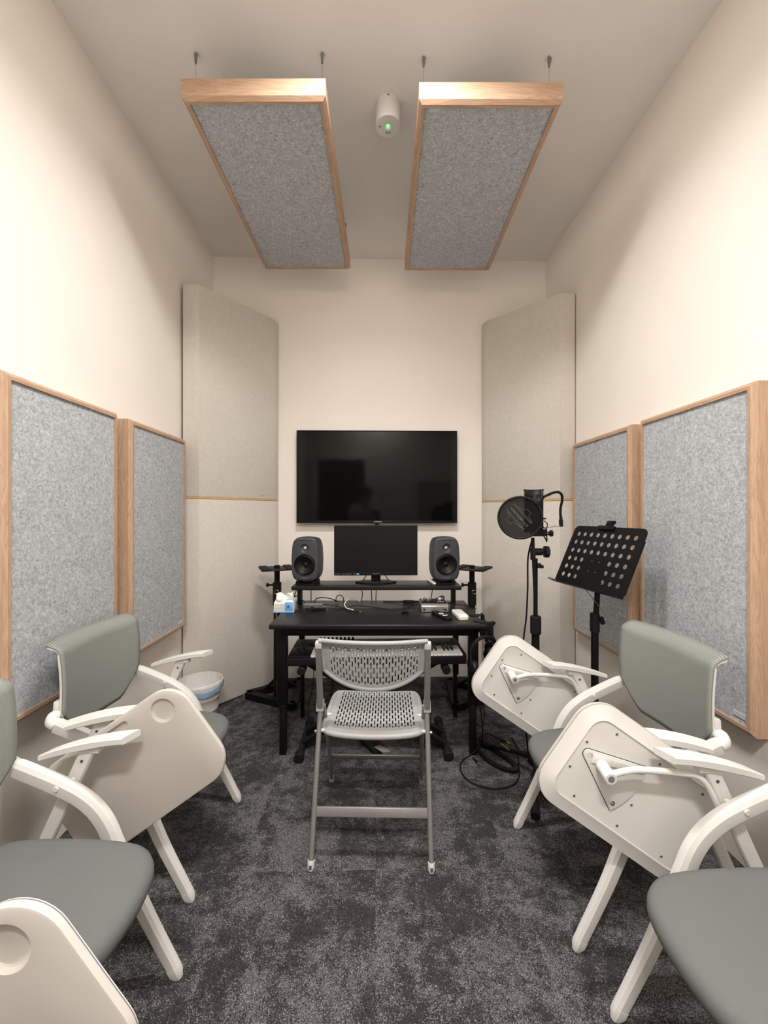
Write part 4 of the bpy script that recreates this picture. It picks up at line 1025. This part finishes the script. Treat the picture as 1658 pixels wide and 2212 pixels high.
# ------------------------------------------------------------------ grey folding chair in the middle (turned to the desk, seen from behind)
fc = thing('folding_chair', 'grey folding chair with perforated plastic seat and back, turned to the desk', 'chair', (-.006, 1.75, 0), R(-2.5))
def slots(rows_f, cols, rowsn, fu0, fu1, fv0, fv1):
    """grid lines and a test for the open cells, with staggered slots"""
    us = [0, fu0*.5]; 
    cw = (fu1-fu0)/cols
    for i in range(cols): us += [fu0+cw*i, fu0+cw*(i+.56)]
    us += [fu1, 1-(1-fu1)*.5, 1]
    vs_ = [0, fv0*.5]; n = rowsn*8; rh = (fv1-fv0)/n
    for k in range(n): vs_.append(fv0+rh*k)
    vs_ += [fv1, 1-(1-fv1)*.5, 1]
    def skip(i, j):
        if j < 2 or j >= 2+2*cols or i < 2 or i >= 2+n: return False
        jj = j-2
        if jj % 2 == 0: return False
        c = jj//2; k = (i-2+(4 if c % 2 else 0)) % 8
        return k in (1, 2, 3, 4, 5, 6)
    return us, vs_, skip
# seat: front (u along x, v from front -y to back +y)
us, vs_, skip = slots(None, 27, 7, .09, .91, .09, .95)
def seatp(u, v):
    U = 2*u-1; V = 2*v-1
    c = .075*(abs(U)*abs(V))**6
    x = U*(1-c)*.207*(1-.03*V); y = V*(1-c)*.172*(1-.05*U*U)+.068
    z = .443+.010*V+.012*U*U-.004*(1-V*V)
    ro = max(0, max(abs(V), abs(U))-.86)/.14; z -= .010*ro**2
    return (x, y, z)
so = link('seat', MB().grid([[seatp(u, v) for u in us] for v in vs_], skip), 'grey_plastic', fc, 60); flat_shade(so); sm = so.modifiers.new('thick', 'SOLIDIFY'); sm.thickness = .004; sm.offset = -1
rimpts = [seatp(k/16, 0) for k in range(16)]+[seatp(1, k/16) for k in range(16)]+[seatp(1-k/16, 1) for k in range(16)]+[seatp(0, 1-k/16) for k in range(16)]
link('seat_rim', MB().tube([(x, y, z-.010) for x, y, z in rimpts], .0125, 10, closed=True), 'grey_plastic', fc)
# back
us, vs_, skip = slots(None, 29, 4, .065, .935, .09, .90)
def backp(u, v):      # seen from behind: the panel bows towards the camera
    U = 2*u-1
    zb = .594+.078*abs(U)**2.3; zt = .803+.004*U*U
    z = zb+(zt-zb)*v
    x = U*(.217-.010*(1-v))
    y = -.050-.20*(z-.60)-.024*(1-U*U)-.016*max(0, v-.8)/.2
    return (x, y, z)
so = link('backrest', MB().grid([[backp(u, v) for u in us] for v in vs_], skip), 'grey_plastic', fc, 60); flat_shade(so); sm = so.modifiers.new('thick', 'SOLIDIFY'); sm.thickness = .005; sm.offset = 0
rimpts = [backp(k/24, 0) for k in range(24)]+[backp(1, k/10) for k in range(10)]+[backp(1-k/24, 1) for k in range(24)]+[backp(0, 1-k/10) for k in range(10)]
link('back_rim', MB().tube(rimpts, .0095, 10, closed=True), 'grey_plastic', fc)
sqs = [(x*.012, y*.012) for x, y in ((-1, -.7), (-.7, -1), (.7, -1), (1, -.7), (1, .7), (.7, 1), (-.7, 1), (-1, .7))]
for s_ in (-1, 1):
    f0 = Vector((s_*.224, -.252, .018)); f1 = Vector((s_*.2235, -.050, .530)); f2 = Vector((s_*.2235, -.100, .775))
    fl_ = link('back_leg', MB().tube([f0, f1], .0105, 14), 'grey_metal', fc)
    link('foot_cap', MB().tube([f0+Vector((0, .004, .012)), f0-Vector((0, .003, .010)), f0-Vector((0, .006, .0185))], [.0135, .0135, .009], 12), 'white_plastic', fl_)
    link('foot_hole', MB().box((f0.x, f0.y-.0125, f0.z-.002), (.010, .006, .012), (R(-20), 0, 0)), 'ink_dark', fl_)
    up = link('back_upright', MB().tube([f1-Vector((0, .012, .03)), f2], 1, sec=sqs, up=(1, 0, 0)), 'grey_metal', fc)
    link('top_cap', MB().box(f2+Vector((0, .004, .008)), (.028, .028, .036), (R(8), 0, 0), .005), 'grey_tag', up)
    link('hinge_block', MB().box(f1-Vector((s_*-.001, .006, .012)), (.030, .030, .050), (R(-22), 0, 0), .004), 'grey_plastic', fc)
    r0 = Vector((s_*.213, .06, .340)); r1 = Vector((s_*.222, .238, .010))
    rl = link('fore_leg', MB().tube([f1+Vector((-s_*.010, .010, -.02)), r0, r1], .0095, 12, 3), 'grey_metal', fc)
    link('foot_cap', MB().tube([r1+Vector((0, -.006, .02)), r1+Vector((0, .002, -.009))], .0125, 12), 'grey_plastic', rl)
    for yy, zz in ((-.086, .428), (.02, .44)): link('pivot', MB().cyl((s_*.188, yy, zz), (s_*.227, yy, zz), .0075, 12), 'grey_tag', fc)
    link('pivot_stud', MB().cyl((s_*.232, -.088, .425), (s_*.243, -.088, .425), .006, 12, .002), 'chrome', fc)
link('front_stretcher', MB().box((0, -.188, .168), (.445, .014, .034), (R(-23), 0, 0), .004), 'grey_metal', fc)
link('rear_stretcher', MB().box((0, .172, .165), (.43, .012, .026), (R(22), 0, 0), .004), 'grey_metal', fc)

# ------------------------------------------------------------------ the photographer, behind the camera, seen dimly in the television
def skin(name, verts, edges, mat, parent, root=0, sub=2):
    me = bpy.data.meshes.new(name); names = list(verts); me.from_pydata([verts[n][0] for n in names], [(names.index(a), names.index(b)) for a, b in edges], [])
    o = bpy.data.objects.new(name, me); COL.objects.link(o); me.materials.append(M[mat])
    m = o.modifiers.new('skin', 'SKIN'); m.use_smooth_shade = True
    for i, n in enumerate(names):
        r_ = verts[n][1]; me.skin_vertices[0].data[i].radius = r_ if hasattr(r_, '__len__') else (r_, r_)
        me.skin_vertices[0].data[i].use_root = (i == root)
    o.modifiers.new('sub', 'SUBSURF').levels = sub; o.modifiers['sub'].render_levels = sub
    if parent: o.parent = parent
    return o
PX, PY = -.20, -.47
pv = {'pelvis': ((-.03, -.01, .93), (.15, .11)), 'waist': ((-.02, -.01, 1.09), (.135, .10)), 'chest': ((-.01, 0, 1.28), (.155, .115)), 'yoke': ((0, .0, 1.41), (.12, .09)),
      'neck': ((.02, .025, 1.50), .056), 'jaw': ((.045, .05, 1.57), (.066, .075)), 'head': ((.055, .05, 1.66), (.080, .094)), 'crown': ((.055, .04, 1.735), (.066, .078)),
      'nose': ((.060, .155, 1.62), .012)}
pe = [('pelvis', 'waist'), ('waist', 'chest'), ('chest', 'yoke'), ('yoke', 'neck'), ('neck', 'jaw'), ('jaw', 'head'), ('head', 'crown'), ('head', 'nose')]
PH = Vector((.20, .45, 1.33))       # the phone, in the person's frame
for s_, q in ((1, 'r'), (-1, 'l')):
    pv.update({'sh'+q: ((s_*.185, -.005, 1.40), .058), 'el'+q: ((.245 if s_ > 0 else -.215, .13, 1.17), .042), 'wr'+q: ((PH.x+s_*.062, PH.y-.115, PH.z-.045), (.028, .022)),
               'pa'+q: ((PH.x+s_*.056, PH.y-.058, PH.z-.02), (.034, .016)),
               'hi'+q: ((-.03+s_*.095, -.01, .86), .088), 'kn'+q: ((-.03+s_*.105, .01, .48), .058), 'an'+q: ((-.03+s_*.11, -.02, .09), .038), 'to'+q: ((-.02+s_*.125, .12, .035), (.042, .028)), 'ea'+q: ((.055+s_*.090, .045, 1.645), .016)})
    pe += [('yoke', 'sh'+q), ('sh'+q, 'el'+q), ('el'+q, 'wr'+q), ('wr'+q, 'pa'+q), ('pelvis', 'hi'+q), ('hi'+q, 'kn'+q), ('kn'+q, 'an'+q), ('an'+q, 'to'+q), ('head', 'ea'+q)]
    for k, ln_ in enumerate((.030, .034, .031, .024)):
        z = PH.z+.022-.021*k
        a, b, c = 'f%d%sa' % (k, q), 'f%d%sb' % (k, q), 'f%d%sc' % (k, q)
        pv.update({a: ((PH.x+s_*.056, PH.y-.034, z), .0085), b: ((PH.x+s_*.050, PH.y-.030+ln_*.5, z+.002), .0078), c: ((PH.x+s_*.036, PH.y-.022+ln_*.55, z+.002), .0068)})
        pe += [('pa'+q, a), (a, b), (b, c)]
    pv.update({'t'+q+'a': ((PH.x+s_*.046, PH.y-.046, PH.z+.012), .0095), 't'+q+'b': ((PH.x+s_*.026, PH.y-.028, PH.z+.026), .0085)})
    pe += [('pa'+q, 't'+q+'a'), ('t'+q+'a', 't'+q+'b')]
man = thing('person', 'person in white T-shirt and dark cap holding up a phone, reflected in the television', 'person', (PX, PY, 0))
skin('body', pv, pe, 'skin', man)
def grow(keys, edges, d, mv={}): return {k: (mv.get(k, pv[k][0]), tuple(x+d for x in (pv[k][1] if hasattr(pv[k][1], '__len__') else (pv[k][1],)*2))) for k in keys}, edges
mid = lambda a, b, f: tuple(Vector(pv[a][0]).lerp(Vector(pv[b][0]), f))
v_, e_ = grow(['pelvis', 'waist', 'chest', 'yoke', 'shr', 'shl'], [('pelvis', 'waist'), ('waist', 'chest'), ('chest', 'yoke'), ('yoke', 'shr'), ('yoke', 'shl')], .016)
v_['hem'] = ((-.03, -.012, .90), (.172, .132)); v_['pelvis'] = (pv['pelvis'][0], (.168, .130)); e_.append(('pelvis', 'hem')); v_['collar'] = (mid('yoke', 'neck', .45), (.078, .075)); e_.append(('yoke', 'collar'))
for q in 'rl': v_['slv'+q] = (mid('sh'+q, 'el'+q, .68), (.066, .066)); e_.append(('sh'+q, 'slv'+q))
skin('shirt', v_, e_, 'shirt_cloth', man)
tr_ = MB()
ell = lambda z, a, b_, dy=0: [(-.03+a*math.cos(2*math.pi*k/28), -.01+dy+b_*math.sin(2*math.pi*k/28), z) for k in range(28)]
tr_.loops([ell(1.0, .150, .112), ell(.93, .168, .126), ell(.86, .176, .13), ell(.80, .165, .12), ell(.76, .10, .08)])
for q in 'rl': tr_.tube([pv['hi'+q][0], pv['kn'+q][0], (pv['an'+q][0][0], pv['an'+q][0][1], .065)], [.100, .092, .074, .066, .060], 18, 5)
link('trousers', tr_, 'trouser_cloth', man, 60)
for s_ in (-1, 1): link('shoe', MB().prism(rrect(.09, .27, .042), 0, .065, at(-.025+s_*.12, .045, 0), bevel=.02, seg=3), 'rubber', man)
for s_ in (-1, 1): link('eye', MB().box((.055+s_*.032, .136, 1.652), (.020, .012, .009), bevel=.004), 'ink_dark', man)
link('mouth', MB().box((.050, .124, 1.568), (.045, .014, .008), bevel=.003), 'cap_cloth', man)
capm = MB().lathe([(.104, -.012), (.106, .01), (.098, .05), (.07, .085), (.03, .10), (0, .102)], 28, at(.055, .045, 1.685) @ Matrix.Diagonal((.95, 1.08, 1, 1)))
cb = link('cap', capm, 'cap_cloth', man)
link('cap_brim', MB().prism([(x, y) for x, y in [(-.075, 0), (-.065, .07), (-.035, .10), (0, .108), (.035, .10), (.065, .07), (.075, 0)]][::-1], 0, .006, at(.055, .125, 1.668) @ Matrix.Rotation(R(-10), 4, 'X'), bevel=.002), 'cap_cloth', cb)
link('hair', MB().lathe([(.092, -.06), (.101, -.02), (.100, .01), (.09, .01), (.086, -.05)], 28, at(.055, .03, 1.685) @ Matrix.Diagonal((.93, .98, 1, 1))), 'rubber', man)
ph = thing('phone', 'dark phone held up by the photographer, reflected in the television', 'phone', (0, -.016, 1.30))
link('phone_body', MB().prism(rrect(.072, .152, .010), -.004, .004, FACE, bevel=.0015), 'black_plastic', ph)
